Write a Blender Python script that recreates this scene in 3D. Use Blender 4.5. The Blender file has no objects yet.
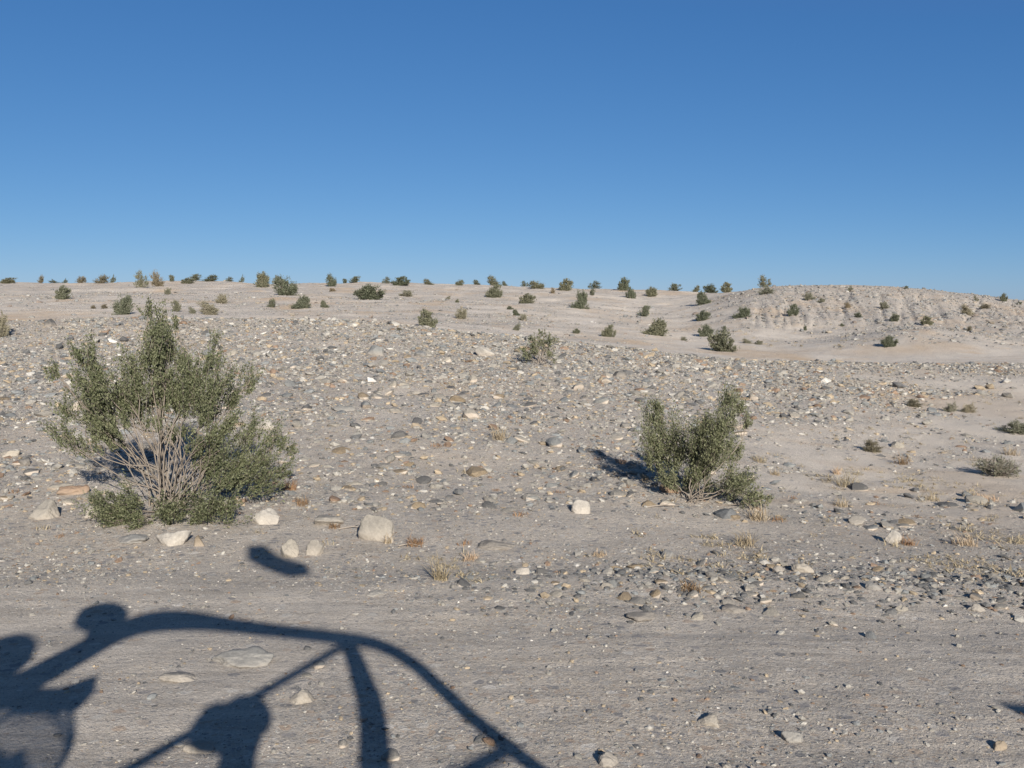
import bpy, math, random
import numpy as np
from mathutils import Vector, Matrix

# ------------------------------------------------------------------ camera, sky, sun, exposure
W, HH = 1024, 768
F = 967.0                     # focal length in pixels of the 1024 wide picture
CAMZ = 1.70
HOR = 305.0                   # row of the true horizon
PITCH = math.atan((384.0 - HOR) / F)
SUN_EL, SUN_AZ = math.radians(22.5), math.radians(15.0)   # sun behind the viewer, a little to the right
scene = bpy.context.scene
COL = scene.collection
cam_d = bpy.data.cameras.new('camera'); cam = bpy.data.objects.new('camera', cam_d); COL.objects.link(cam)
cam_d.sensor_width = 36.0; cam_d.lens = 36.0 * F / W; cam_d.clip_start = 0.05; cam_d.clip_end = 9000
cam.location = (0, 0, CAMZ); cam.rotation_euler = (math.pi / 2 - PITCH, 0, 0)
scene.camera = cam
world = bpy.data.worlds.new('World'); scene.world = world; world.use_nodes = True
wn = world.node_tree.nodes; wl = world.node_tree.links
bg = wn['Background']; sky = wn.new('ShaderNodeTexSky'); sky.sky_type = 'NISHITA'; sky.sun_disc = False
to_sun = Vector((math.sin(SUN_AZ) * math.cos(SUN_EL), -math.cos(SUN_AZ) * math.cos(SUN_EL), math.sin(SUN_EL)))
sky.sun_elevation = SUN_EL
sky.sun_rotation = math.atan2(to_sun.x, to_sun.y)
sky.altitude = 3500; sky.air_density = 0.9; sky.dust_density = 4.0; sky.ozone_density = 5.0
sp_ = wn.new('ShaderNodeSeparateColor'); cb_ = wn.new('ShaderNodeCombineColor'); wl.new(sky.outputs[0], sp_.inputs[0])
for i_, (g_, k_, f_) in enumerate(((1.06, .475, .44), (.765, .832, .98), (.56, 1.50, 1.75))):      # curve grades the clear sky's blue; added floor brightens overhead sky to neutralise shadows
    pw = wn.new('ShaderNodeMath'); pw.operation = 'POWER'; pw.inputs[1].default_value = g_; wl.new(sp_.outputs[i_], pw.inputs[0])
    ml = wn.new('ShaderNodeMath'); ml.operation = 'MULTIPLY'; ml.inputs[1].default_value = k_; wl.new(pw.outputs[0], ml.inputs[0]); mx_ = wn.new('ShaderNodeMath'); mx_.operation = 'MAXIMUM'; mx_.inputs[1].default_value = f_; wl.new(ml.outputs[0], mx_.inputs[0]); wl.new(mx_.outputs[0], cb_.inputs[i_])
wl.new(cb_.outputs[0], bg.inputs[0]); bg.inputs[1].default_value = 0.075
sd = bpy.data.lights.new('sun', 'SUN'); sd.energy = 4.7; sd.angle = math.radians(0.5); sd.color = (1.0, 0.94, 0.85)
sun = bpy.data.objects.new('sun', sd); COL.objects.link(sun)
sun.rotation_euler = to_sun.to_track_quat('Z', 'Y').to_euler()
scene.view_settings.view_transform = 'Standard'; scene.view_settings.look = 'None'
scene.view_settings.exposure = 0.80; scene.view_settings.gamma = 1.0

rs = np.random.RandomState
# ------------------------------------------------------------------ noise
def _hash(ix, iy, s):
    n = (ix.astype(np.int64) * 374761393 + iy.astype(np.int64) * 668265263 + s * 1442695041) & 0x7fffffff
    n = ((n ^ (n >> 13)) * 1274126177) & 0x7fffffff
    return ((n ^ (n >> 16)) & 0xffff) / 65535.0
def vnoise(x, y, s=0):
    x = np.asarray(x, float); y = np.asarray(y, float)
    ix = np.floor(x); iy = np.floor(y); fx = x - ix; fy = y - iy
    fx = fx * fx * (3 - 2 * fx); fy = fy * fy * (3 - 2 * fy)
    a = _hash(ix, iy, s); b = _hash(ix + 1, iy, s); c = _hash(ix, iy + 1, s); d = _hash(ix + 1, iy + 1, s)
    return (a + (b - a) * fx) + ((c + (d - c) * fx) - (a + (b - a) * fx)) * fy
def fbm(x, y, s=0, o=4):
    v = 0; a = 0.5; t = 0
    for k in range(o):
        v = v + a * (vnoise(x * 2 ** k + 13.7 * k, y * 2 ** k - 7.1 * k, s + k) - 0.5); t += a; a *= 0.5
    return v / t * 2          # about -1..1

# ------------------------------------------------------------------ the lie of the land
PX = [-250, 0, 130, 350, 480, 560, 640, 700, 740, 790, 850, 900, 960, 1024, 1150, 1300]
DK = [4, 6.3, 9, 12, 15, 18, 21.0, 22.5, 26, 32, 38, 42, 46, 52, 60, 72, 85, 95, 140, 400, 4200]
def zpx(d, py): return CAMZ - (py - HOR) * d / F
def row(*v):      # each value: a height in metres below 10, otherwise the picture row that point shows at
    return [zpx(DK[i], a) if a > 10 else a for i, a in enumerate(v)]
ZT = np.array([
 row(0, .00, .22, .45, .72, 1.00, 325, .95, .75, 1.05, 311, 307, 303, 299, 294, 288, 283, 3.3, 1.5, -1, -4),
 row(0, .00, .20, .44, .74, 1.04, 318, 1.15, .75, 1.05, 312, 308, 304, 300, 294, 288, 283, 3.3, 1.5, -1, -4),
 row(0, .00, .20, .44, .74, 1.06, 314, 1.2, .75, 1.05, 312, 309, 305, 300, 294, 287, 282, 3.3, 1.5, -1, -4),
 row(0, .00, .18, .44, .74, 1.04, 316, 1.15, .70, .90, 316, 313, 309, 303, 295, 288, 283, 3.3, 1.5, -1, -4),
 row(0, .00, .16, .40, .64, .90, 330, .86, .50, .66, 327, 321, 314, 308, 301, 292, 285, 3.2, 1.5, -1, -4),
 row(0, .00, .16, .38, .60, .80, 338, .76, .40, .45, 334, 327, 319, 311, 302, 293, 287, 3.1, 1.5, -1, -4),
 row(0, .00, .13, .32, .50, .66, 346, .60, .25, .25, 341, 333, 327, 319, 309, 298, 289, 3.0, 1.5, -1, -4),
 row(0, .00, .08, .25, .40, .52, 357, .48, .10, .12, 346, 340, 333, 322, 310, 298, 291, 2.7, 1.5, -1, -4),
 row(0, .00, .00, .17, .33, .45, 360, .42, .05, .05, 347, 334, 318, 300, 286, 2.6, 2.2, 1.7, 1.0, -1, -4),
 row(0, -.01, -.06, .08, .26, .38, 361, .38, .00, .00, 348, 339, 325, 301, 284, 2.9, 2.3, 1.7, 1.0, -1, -4),
 row(0, -.02, -.10, .00, .18, .30, 362, .36, .00, -.05, 338, 337, 324, 301, 285, 2.9, 2.3, 1.7, 1.0, -1, -4),
 row(0, -.03, -.12, -.06, .05, .16, 363, .34, .00, -.05, 326, 333, 318, 302, 288, 2.7, 2.2, 1.6, 1.0, -1, -4),
 row(0, -.03, -.12, -.10, -.05, .10, 364, .33, .00, -.03, 328, 334, 321, 309, 294, 2.3, 1.9, 1.4, .8, -1, -4),
 row(0, -.03, -.12, -.10, -.05, .08, 364, .33, .00, .05, 344, 334, 325, 315, 302, 1.8, 1.5, 1.2, .6, -1, -4),
 row(0, -.03, -.12, -.10, -.05, .08, 366, .30, .00, .05, 348, 340, 333, 323, 312, 1.2, 1.0, .8, .3, -1, -4),
 row(0, -.03, -.12, -.10, -.05, .08, 366, .30, .00, .05, 348, 340, 333, 326, 316, 1.0, .8, .6, .3, -1, -4)])
# how stony the ground is, 0 sand .. 1 cobbles
GT = np.array([
 [.5,.55,.7,.8,.9,1,1,.8,.1,.05,.1,.15,.25,.3,.35,.4,.4,.4,.3,.3,.3],
 [.5,.55,.7,.8,.9,1,1,.8,.1,.05,.1,.15,.25,.3,.35,.4,.4,.4,.3,.3,.3],
 [.5,.55,.7,.8,.9,1,1,.8,.1,.05,.1,.2,.3,.4,.4,.4,.4,.4,.3,.3,.3],
 [.5,.55,.7,.8,.9,1,1,.8,.1,.1,.1,.2,.3,.4,.4,.4,.4,.4,.3,.3,.3],
 [.5,.6,.7,.8,.9,1,1,.8,.1,.1,.3,.5,.5,.3,.3,.4,.4,.4,.3,.3,.3],
 [.5,.6,.7,.7,.9,1,1,.8,.1,.1,.3,.4,.3,.3,.4,.4,.4,.4,.3,.3,.3],
 [.55,.75,.6,.5,.8,1,1,.8,.1,.05,.1,.1,.2,.3,.2,.2,.3,.4,.3,.3,.3],
 [.55,.75,.3,.6,.9,1,1,.8,.1,.0,.0,.0,.05,.1,.1,.1,.1,.4,.3,.3,.3],
 [.55,.75,.15,.8,1,1,1,.8,.1,.0,.0,.3,.7,.9,.9,.7,.4,.4,.3,.3,.3],
 [.55,.75,.03,.7,1,1,1,.8,.1,.0,.0,.1,.8,1,1,.9,.5,.4,.3,.3,.3],
 [.55,.75,.0,.5,.9,1,1,.8,.1,.0,.4,.6,.9,1,1,.9,.5,.4,.3,.3,.3],
 [.55,.75,.0,.35,.5,.8,1,.8,.1,.0,1,.9,.9,1,1,.9,.5,.4,.3,.3,.3],
 [.55,.75,.0,.25,.05,.3,1,.8,.1,.0,1,.8,.8,1,1,.9,.5,.4,.3,.3,.3],
 [.55,.75,.0,.03,.0,.1,.9,.8,.1,.0,.8,.7,.8,1,1,.9,.5,.4,.3,.3,.3],
 [.55,.75,.0,.03,.0,.1,.9,.8,.1,.0,.8,.7,.8,1,1,.9,.5,.4,.3,.3,.3],
 [.55,.75,.0,.03,.0,.1,.9,.8,.1,.0,.8,.7,.8,1,1,.9,.5,.4,.3,.3,.3]])
TG = np.linspace(-0.8, 0.8, 241); LG = np.linspace(math.log(4), math.log(4200), 700)
def make_lut(tab, sd_, st_):
    tc = (np.array(PX) - 512) / F; ld = np.log(np.array(DK))
    a = np.array([np.interp(LG, ld, r) for r in tab])
    a = np.array([np.interp(TG, tc, a[:, j]) for j in range(a.shape[1])]).T
    def blur(a, s, ax):
        k = np.exp(-0.5 * (np.arange(-3 * s, 3 * s + 1) / s) ** 2); k /= k.sum(); n = len(k) // 2
        p = np.pad(a, [(n, n) if i == ax else (0, 0) for i in range(2)], mode='edge')
        return np.apply_along_axis(lambda v: np.convolve(v, k, 'valid'), ax, p)
    return blur(blur(a, sd_, 1), st_, 0)
ZL = make_lut(ZT, 3, 4); GL = make_lut(GT, 5, 4)
def lut(L, x, y):
    yy = np.maximum(y, 0.5); t = np.clip(x / yy, -0.799, 0.799); l = np.log(np.clip(yy, 4.001, 4190))
    u = (t + 0.8) / 1.6 * 240; v = (l - LG[0]) / (LG[-1] - LG[0]) * 699
    i = np.floor(u).astype(int); j = np.floor(v).astype(int); fu = u - i; fv = v - j
    i1 = np.minimum(i + 1, 240); j1 = np.minimum(j + 1, 699)
    return (L[i, j] * (1 - fu) + L[i1, j] * fu) * (1 - fv) + (L[i, j1] * (1 - fu) + L[i1, j1] * fu) * fv
def sstep(a, b, x):
    t = np.clip((x - a) / (b - a), 0, 1); return t * t * (3 - 2 * t)
def Hf(x, y):
    x = np.asarray(x, float); y = np.asarray(y, float)
    z = np.where(y > 0, lut(ZL, x, y), 0.0)
    d = np.maximum(y, 0)
    off = sstep(5.6, 8.5, d)                        # off the track
    z = z + off * 0.045 * fbm(x * 0.7, y * 0.7, 3, 4) + 0.010 * fbm(x * 3.1, y * 3.1, 9, 4) + off * 0.012 * fbm(x * 5, y * 5, 29, 3)
    z = z + 0.35 * sstep(24, 60, d) * fbm(x * 0.11, y * 0.11, 5, 4) * (1 - sstep(140, 300, d)) + .06 * sstep(20, 50, d) * fbm(x * .5, y * .5, 6, 3)* (1 - sstep(140, 300, d))
    # shallow wheel ruts along the track and a low stony berm on its far side
    w = 0.12 * fbm(x * 0.3, x * 0 + 2.0, 14, 2)
    z = z - 0.014 * np.exp(-((y - 3.6 - w) / .16) ** 2) - 0.012 * np.exp(-((y - 5.05 - w) / .17) ** 2)
    z = z + 0.006 * fbm(x * 0.8, y * 11, 21, 3) * sstep(1, 3, y) * (1 - off)
    z = z + 0.05 * np.exp(-((y - 5.75 - w) / .28) ** 2) * (0.3 + 0.7 * sstep(-.2, 1.2, x)) * (0.8 + .6 * fbm(x * 1.3, y, 33, 2))
    # gullies down the face of the right hand hill
    t = x / np.maximum(y, 1)
    gm = sstep(.21, .27, t) * sstep(43, 48, d) * (1 - sstep(56, 61, d))
    z = z - gm * (0.10 * np.exp(-(fbm(t * 30, d * 0.05, 41, 3) / .10) ** 2) + .07 * np.exp(-(fbm(t * 90 + d * .2, d * 0.08, 44, 2) / .12) ** 2) + .10 * np.abs(fbm(t * 12, d * .04, 45, 2)))
    return z
def Gf(x, y):
    g = np.where(y > 0, lut(GL, x, y), 0.3)
    return np.clip(g + (0.75 * fbm(x * 0.6, y * 0.8, 51, 4) + .3 * fbm(x * 2.2, y * 2.2, 52, 3)) * sstep(.0, .15, g), 0, 1)
def ray(px, py):
    v = Vector(((px - 512) / F, 1.0, -(py - 384) / F))
    return Matrix.Rotation(-PITCH, 3, 'X') @ v
_ds = np.exp(np.linspace(math.log(2.6), math.log(400), 4000))
def hit(px, py, dmin=0):
    r = ray(px, py); k = 1 / r.y
    x = r.x * k * _ds; z = CAMZ + r.z * k * _ds; h = Hf(x, _ds)
    m = np.where((z <= h) & (_ds > dmin))[0]
    if len(m) == 0:                                  # looks just over the ground: take the nearest approach
        m = [int(np.argmin(np.where(_ds > 30, (z - h) / _ds, 9)))]
    i = m[0]
    return Vector((float(x[i]), float(_ds[i]), float(h[i])))

# ------------------------------------------------------------------ mesh helpers
def mesh_np(name, V, Fc, mats, mi=None, col=None, smooth=False):
    V = np.asarray(V, np.float32); Fc = np.asarray(Fc, np.int32)
    me = bpy.data.meshes.new(name); k = Fc.shape[1]
    me.vertices.add(len(V)); me.vertices.foreach_set('co', V.ravel())
    me.loops.add(Fc.size); me.loops.foreach_set('vertex_index', Fc.ravel())
    me.polygons.add(len(Fc)); me.polygons.foreach_set('loop_start', np.arange(0, Fc.size, k, dtype=np.int32))
    me.polygons.foreach_set('loop_total', np.full(len(Fc), k, np.int32))
    for m in mats: me.materials.append(m)
    if mi is not None: me.polygons.foreach_set('material_index', np.asarray(mi, np.int32))
    me.polygons.foreach_set('use_smooth', np.full(len(Fc), smooth, bool))
    if col is not None:
        for nm, arr in col.items():
            a = me.attributes.new(nm, 'FLOAT_COLOR', 'POINT')
            c = np.ones((len(V), 4), np.float32); c[:, :3] = arr; a.data.foreach_set('color', c.ravel())
    me.update(calc_edges=True); me.validate()
    return me
def link(name, me, parent=None):
    o = bpy.data.objects.new(name, me); COL.objects.link(o)
    if parent: o.parent = parent
    return o
def tag(o, label=None, cat=None, group=None, kind=None):
    if label: o['label'] = label
    if cat: o['category'] = cat
    if group: o['group'] = group
    if kind: o['kind'] = kind
    return o
def empty(name, loc, rz=0):
    o = bpy.data.objects.new(name, None); COL.objects.link(o); o.location = loc; o.rotation_euler = (0, 0, rz)
    o.empty_display_size = .2
    return o
def tubes(lines, sides=5):
    """lines: list of (points Nx3, radii N) -> verts, quad faces"""
    V = []; Q = []; b = 0
    for P, R in lines:
        P = np.asarray(P, float); R = np.broadcast_to(np.asarray(R, float), (len(P),))
        T = np.gradient(P, axis=0); T /= np.linalg.norm(T, axis=1)[:, None] + 1e-9
        up = np.array([0, 0, 1.0]) if abs(T[0, 2]) < .9 else np.array([1.0, 0, 0])
        A = np.cross(T, up); A /= np.linalg.norm(A, axis=1)[:, None] + 1e-9; B = np.cross(T, A)
        th = np.arange(sides) / sides * 2 * np.pi
        ring = P[:, None] + R[:, None, None] * (np.cos(th)[None, :, None] * A[:, None] + np.sin(th)[None, :, None] * B[:, None])
        V.append(ring.reshape(-1, 3)); n = len(P)
        i = np.arange(n - 1)[:, None] * sides; j = np.arange(sides)[None]; j2 = (j + 1) % sides
        Q.append((b + np.stack([i + j, i + j2, i + sides + j2, i + sides + j], -1)).reshape(-1, 4))
        if sides % 2 == 0 and sides >= 6:           # closed ends
            for e in (0, (n - 1) * sides):
                for q in range(1, sides - 2, 2): Q.append(np.array([[b + e, b + e + q, b + e + q + 1, b + e + q + 2]]))
        b += n * sides
    return np.concatenate(V), np.concatenate(Q)
# ------------------------------------------------------------------ materials
def newmat(name, rough=.9):
    m = bpy.data.materials.new(name); m.use_nodes = True
    n = m.node_tree.nodes; l = m.node_tree.links; b = n['Principled BSDF']
    b.inputs['Roughness'].default_value = rough; b.inputs['Specular IOR Level'].default_value = 0.25
    return m, n, l, b
def mixc(n, l, fac, a, b, mode='MIX'):
    x = n.new('ShaderNodeMix'); x.data_type = 'RGBA'; x.blend_type = mode
    for s, v in ((0, fac), (6, a), (7, b)):
        if hasattr(v, 'is_output') or hasattr(v, 'links'): l.new(v, x.inputs[s])
        else: x.inputs[s].default_value = v if s == 0 else (*v, 1)
    return x.outputs[2]
def noise(n, l, co, scale, detail=4, rough=.6):
    t = n.new('ShaderNodeTexNoise'); t.inputs['Scale'].default_value = scale; t.inputs['Detail'].default_value = detail
    t.inputs['Roughness'].default_value = rough; l.new(co, t.inputs['Vector']); return t.outputs['Fac']
def ramp(n, l, fac, stops):
    r = n.new('ShaderNodeValToRGB'); l.new(fac, r.inputs[0]); e = r.color_ramp.elements
    while len(e) < len(stops): e.new(.5)
    for i, (p, c) in enumerate(stops): e[i].position = p; e[i].color = (*c, 1) if len(c) == 3 else c
    return r.outputs[0]
def g3(v): return (v, v, v)
def math_(n, l, op, a, b):
    x = n.new('ShaderNodeMath'); x.operation = op
    for i, v in enumerate((a, b)):
        if hasattr(v, 'links'): l.new(v, x.inputs[i])
        else: x.inputs[i].default_value = v
    return x.outputs[0]

STONE = [((.25, .238, .215), 'grey'), ((.355, .34, .31), 'pale'), ((.48, .465, .435), 'whitish'), ((.11, .11, .11), 'dark slate'),
         ((.31, .255, .185), 'tan'), ((.21, .15, .11), 'rust brown'), ((.18, .188, .19), 'blue grey')]
SW = np.array([.35, .15, .012, .15, .13, .045, .15])
def ground_material():
    m, n, l, b = newmat('desert_ground', .95)
    geo = n.new('ShaderNodeNewGeometry'); co = geo.outputs['Position']
    at = n.new('ShaderNodeAttribute'); at.attribute_name = 'cover'
    sep = n.new('ShaderNodeSeparateColor'); l.new(at.outputs['Color'], sep.inputs[0])
    gr, ochre, track = sep.outputs[0], sep.outputs[1], sep.outputs[2]
    n1 = noise(n, l, co, 0.9, 5); n2 = noise(n, l, co, 7, 5, .7); n3 = noise(n, l, co, 90, 3, .8)
    sand = mixc(n, l, n1, (.51, .452, .395), (.61, .545, .48))
    sand = mixc(n, l, math_(n, l, 'MULTIPLY', n2, .5), sand, (.39, .34, .265))
    sand = mixc(n, l, math_(n, l, 'MULTIPLY', gr, .85), sand, (.415, .37, .32))
    sand = mixc(n, l, .6, sand, ramp(n, l, n3, [(.3, g3(.62)), (.7, g3(1.25))]), 'MULTIPLY')
    # packed grey grit of the track
    trk = mixc(n, l, n2, (.40, .36, .315), (.505, .455, .40))
    trk = mixc(n, l, .7, trk, ramp(n, l, n3, [(.3, g3(.6)), (.7, g3(1.3))]), 'MULTIPLY')
    base = mixc(n, l, track, sand, trk)
    mo = noise(n, l, co, 3.2, 8, .85)
    base = mixc(n, l, gr, base, mixc(n, l, 1.0, base, ramp(n, l, mo, [(.36, (.58, .58, .57)), (.52, (.96, .95, .93)), (.66, (1.15, 1.12, 1.06))]), 'MULTIPLY'))
    pt = noise(n, l, co, .35, 6, .65); base = mixc(n, l, 1.0, base, ramp(n, l, pt, [(.3, (.84, .83, .82)), (.5, (1, 1, 1)), (.68, (1.13, 1.10, 1.05))]), 'MULTIPLY')
    ms = n.new('ShaderNodeMapping'); ms.inputs['Scale'].default_value = (.6, 6, 1); l.new(co, ms.inputs[0])
    sk = noise(n, l, ms.outputs[0], 1.6, 6, .7); base = mixc(n, l, math_(n, l, 'MULTIPLY', track, .9), base, mixc(n, l, 1.0, base, ramp(n, l, sk, [(.35, (.74, .73, .72)), (.55, (1.02, 1.02, 1.02)), (.7, (1.16, 1.12, 1.06))]), 'MULTIPLY'))
    # grit: small stone cells, three sizes
    cols = None
    for sc, seed in ((120, .3), (42, .45), (15, .5)):
        v = n.new('ShaderNodeTexVoronoi'); v.inputs['Scale'].default_value = sc; v.inputs['Randomness'].default_value = 1
        mp = n.new('ShaderNodeMapping'); mp.inputs['Scale'].default_value = (1, 1.3, .4); l.new(co, mp.inputs[0])
        dn = n.new('ShaderNodeTexNoise'); dn.inputs['Scale'].default_value = sc * 1.2; l.new(co, dn.inputs['Vector'])
        ad = n.new('ShaderNodeVectorMath'); ad.operation = 'MULTIPLY_ADD'; l.new(dn.outputs['Color'], ad.inputs[0])
        ad.inputs[1].default_value = (.9 / sc,) * 3; l.new(mp.outputs[0], ad.inputs[2]); l.new(ad.outputs[0], v.inputs['Vector'])
        sp = n.new('ShaderNodeSeparateColor'); l.new(v.outputs['Color'], sp.inputs[0])
        c = ramp(n, l, sp.outputs[0], [(0, (.15, .15, .155)), (.14, (.22, .21, .21)), (.35, (.34, .31, .28)), (.55, (.44, .39, .33)),
                                      (.72, (.33, .25, .19)), (.86, (.40, .375, .34)), (1, (.54, .50, .45))])
        # a cell shows as a stone when its second random number is under the local stoniness
        th = math_(n, l, 'MULTIPLY', gr, .95 if sc > 40 else .7)
        on = math_(n, l, 'LESS_THAN', sp.outputs[1], th)
        rim = math_(n, l, 'LESS_THAN', v.outputs['Distance'], .44 if sc < 50 else .5)
        base = mixc(n, l, math_(n, l, 'MULTIPLY', math_(n, l, 'MULTIPLY', on, rim), .8), base, c)
    base = mixc(n, l, math_(n, l, 'MULTIPLY', ochre, .65), base, (.44, .31, .19))
    l.new(base, b.inputs['Base Color'])
    h = math_(n, l, 'ADD', math_(n, l, 'MULTIPLY', n3, .35), math_(n, l, 'MULTIPLY', noise(n, l, co, 28, 5, .8), 1.0))
    bp = n.new('ShaderNodeBump'); bp.inputs['Strength'].default_value = .9; bp.inputs['Distance'].default_value = .03
    l.new(h, bp.inputs['Height']); l.new(bp.outputs[0], b.inputs['Normal'])
    return m
def stone_material(name, c=None):
    m, n, l, b = newmat(name, .85)
    tc = n.new('ShaderNodeTexCoord'); co = tc.outputs['Object']
    if c is None:
        at = n.new('ShaderNodeAttribute'); at.attribute_name = 'tint'; cc = at.outputs['Color']
    else:
        oi = n.new('ShaderNodeObjectInfo')
        cc = mixc(n, l, 1.0, c, ramp(n, l, oi.outputs['Random'], [(0, (.82, .82, .84)), (1, (1.18, 1.14, 1.08))]), 'MULTIPLY')
    big = noise(n, l, co, 6 if c else 14, 5, .7); fine = noise(n, l, co, 70, 4, .8)
    cc = mixc(n, l, .8, cc, ramp(n, l, big, [(.3, (.60, .59, .58)), (.5, (.95, .92, .88)), (.68, (1.22, 1.18, 1.10))]), 'MULTIPLY')
    cc = mixc(n, l, .6, cc, ramp(n, l, fine, [(.32, g3(.7)), (.66, g3(1.2))]), 'MULTIPLY')
    if c:
        geo = n.new('ShaderNodeNewGeometry'); spn = n.new('ShaderNodeSeparateXYZ'); l.new(co, spn.inputs[0])
        du = math_(n, l, 'SUBTRACT', 1.0, math_(n, l, 'MULTIPLY', math_(n, l, 'ADD', spn.outputs[2], .05), 9.0))
        du = math_(n, l, 'MULTIPLY', math_(n, l, 'MAXIMUM', du, 0.0), .5)
        dn = n.new('ShaderNodeClamp'); l.new(du, dn.inputs[0]); cc = mixc(n, l, dn.outputs[0], cc, (.42, .36, .295))   # dust caked to its foot
    l.new(cc, b.inputs['Base Color'])
    bp = n.new('ShaderNodeBump'); bp.inputs['Strength'].default_value = .5; bp.inputs['Distance'].default_value = .01
    l.new(math_(n, l, 'ADD', big, fine), bp.inputs['Height']); l.new(bp.outputs[0], b.inputs['Normal'])
    return m
def leaf_material(name, a, c):
    m, n, l, b = newmat(name, .6)
    at = n.new('ShaderNodeAttribute'); at.attribute_name = 'tint'
    sp = n.new('ShaderNodeSeparateColor'); l.new(at.outputs['Color'], sp.inputs[0])
    cc = mixc(n, l, sp.outputs[0], a, c)
    oi = n.new('ShaderNodeObjectInfo'); cc = mixc(n, l, 1.0, cc, ramp(n, l, oi.outputs['Random'], [(0, (.80, .84, .80)), (.5, (1, 1, 1)), (1, (1.35, 1.22, 1.15))]), 'MULTIPLY')
    l.new(cc, b.inputs['Base Color'])
    tr = n.new('ShaderNodeBsdfTranslucent'); l.new(cc, tr.inputs[0]); mx = n.new('ShaderNodeMixShader'); mx.inputs[0].default_value = .2
    l.new(b.outputs[0], mx.inputs[1]); l.new(tr.outputs[0], mx.inputs[2]); l.new(mx.outputs[0], n['Material Output'].inputs[0])
    return m
def plain(name, c, rough=.6, metal=0, sc=20, amt=.35):
    m, n, l, b = newmat(name, rough); b.inputs['Metallic'].default_value = metal
    tc = n.new('ShaderNodeTexCoord'); f = noise(n, l, tc.outputs['Object'], sc, 5, .7)
    l.new(mixc(n, l, amt, c, ramp(n, l, f, [(.3, g3(.55)), (.7, g3(1.35))]), 'MULTIPLY'), b.inputs['Base Color']); return m
M_GROUND = ground_material(); M_PEB = stone_material('loose_stone')
M_ROCK = {k: stone_material(k.replace(' ', '_') + '_rock', tuple(v * (.62 if max(c) > .3 else .95) for v in c)) for c, k in STONE}
M_LEAF = leaf_material('creosote_leaf', (.075, .085, .042), (.215, .215, .125))
M_LEAFD = leaf_material('dark_shrub_leaf', (.075, .085, .055), (.18, .185, .125))
M_LEAFG = leaf_material('grey_shrub_leaf', (.15, .145, .10), (.27, .26, .19))
M_LEAFB = leaf_material('brown_shrub_leaf', (.115, .10, .065), (.23, .20, .135))
M_GRASS = leaf_material('straw_blade', (.33, .25, .165), (.52, .42, .30))
M_WEED = leaf_material('dead_weed', (.17, .105, .06), (.33, .22, .13))
M_STEM = plain('pale_stem', (.25, .215, .18), .85); M_STEMD = plain('grey_stem', (.19, .16, .13), .85)

# ------------------------------------------------------------------ ground sheet
def build_ground():
    front = np.radians(np.arange(-37, 37.001, .085)); rest = np.radians(np.arange(39, 322, 4.0))
    th = np.concatenate([front, rest]); r = np.concatenate([np.linspace(.02, 2.2, 14)[:-1], np.exp(np.arange(math.log(2.2), math.log(120), .0072)), np.exp(np.linspace(math.log(121), math.log(4100), 60))])
    T, R = np.meshgrid(th, r); X = R * np.sin(T); Y = R * np.cos(T); Z = Hf(X, Y)
    G = Gf(X, Y); nr, nt = X.shape
    och = np.clip(np.maximum(1.6 * fbm(X * .45, Y * .30, 61, 4) - .15, 1.3 * fbm(X * 1.1, Y * 2.6, 64, 4) - .25), 0, 1) * sstep(6.3, 9, Y)
    och *= np.where(Y < 24, .45 + .4 * sstep(.1, .3, X / np.maximum(Y, 1)), 1.1) * (1 - .2 * G)
    track = 1 - sstep(5.4, 7.0, Y + .5 * fbm(X * .6, Y * .6, 62, 3))
    C = np.stack([G, och, track], -1).reshape(-1, 3)
    V = np.stack([X, Y, Z], -1).reshape(-1, 3)
    i = np.arange(nr - 1)[:, None] * nt; j = np.arange(nt)[None]; j2 = (j + 1) % nt
    Q = np.stack([i + j, i + nt + j, i + nt + j2, i + j2], -1).reshape(-1, 4)
    me = mesh_np('desert_ground', V, Q, [M_GROUND], col={'cover': C}, smooth=True)
    tag(link('ground', me), kind='structure')
build_ground()

# ------------------------------------------------------------------ stones
def ico(sub):
    import bmesh
    bm = bmesh.new(); bmesh.ops.create_icosphere(bm, subdivisions=sub, radius=1); bm.verts.ensure_lookup_table()
    V = np.array([v.co[:] for v in bm.verts]); Fc = np.array([[v.index for v in f.verts] for f in bm.faces]); bm.free(); return V, Fc
def rock_shape(sub, seed, rough=.0, planes=11, soft=9):
    V, Fc = ico(sub); r = rs(seed); V = V / np.linalg.norm(V, axis=1)[:, None]
    N = r.normal(size=(planes, 3)); N /= np.linalg.norm(N, axis=1)[:, None]; h = r.uniform(.62, 1.0, planes)
    d = np.maximum(V @ N.T, 1e-3) / h
    rad = 1 / (np.sum(d ** soft, axis=1) ** (1 / soft) + 1e-6)
    rad = np.minimum(rad, 1.35)
    if rough:
        rad = rad * (1 + rough * fbm(V[:, 0] * 2.5 + seed, V[:, 1] * 2.5 + V[:, 2] * 1.7, seed, 4) + rough * .35 * fbm(V[:, 0] * 9 + V[:, 2] * 7 + seed, V[:, 1] * 9 - V[:, 2] * 5, seed + 3, 3))
    V = V * rad[:, None]; V /= np.abs(V).max(0)[None]
    return V, Fc
SM = [rock_shape(1, 100 + i, planes=9) for i in range(8)]
MD = [rock_shape(2, 200 + i, planes=10) for i in range(10)]
def place_stones(x, y, s, seed):
    r = rs(seed); n = len(x)
    sc = np.stack([s * r.uniform(.8, 1.25, n), s * r.uniform(.7, 1.1, n), s * r.uniform(.35, .75, n)], -1) / 2
    a = r.uniform(0, 6.283, n); b = r.normal(0, .25, n); c = r.normal(0, .25, n)
    z = Hf(x, y) + sc[:, 2] * r.uniform(-.3, .45, n)
    return sc, a, b, c, z
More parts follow.
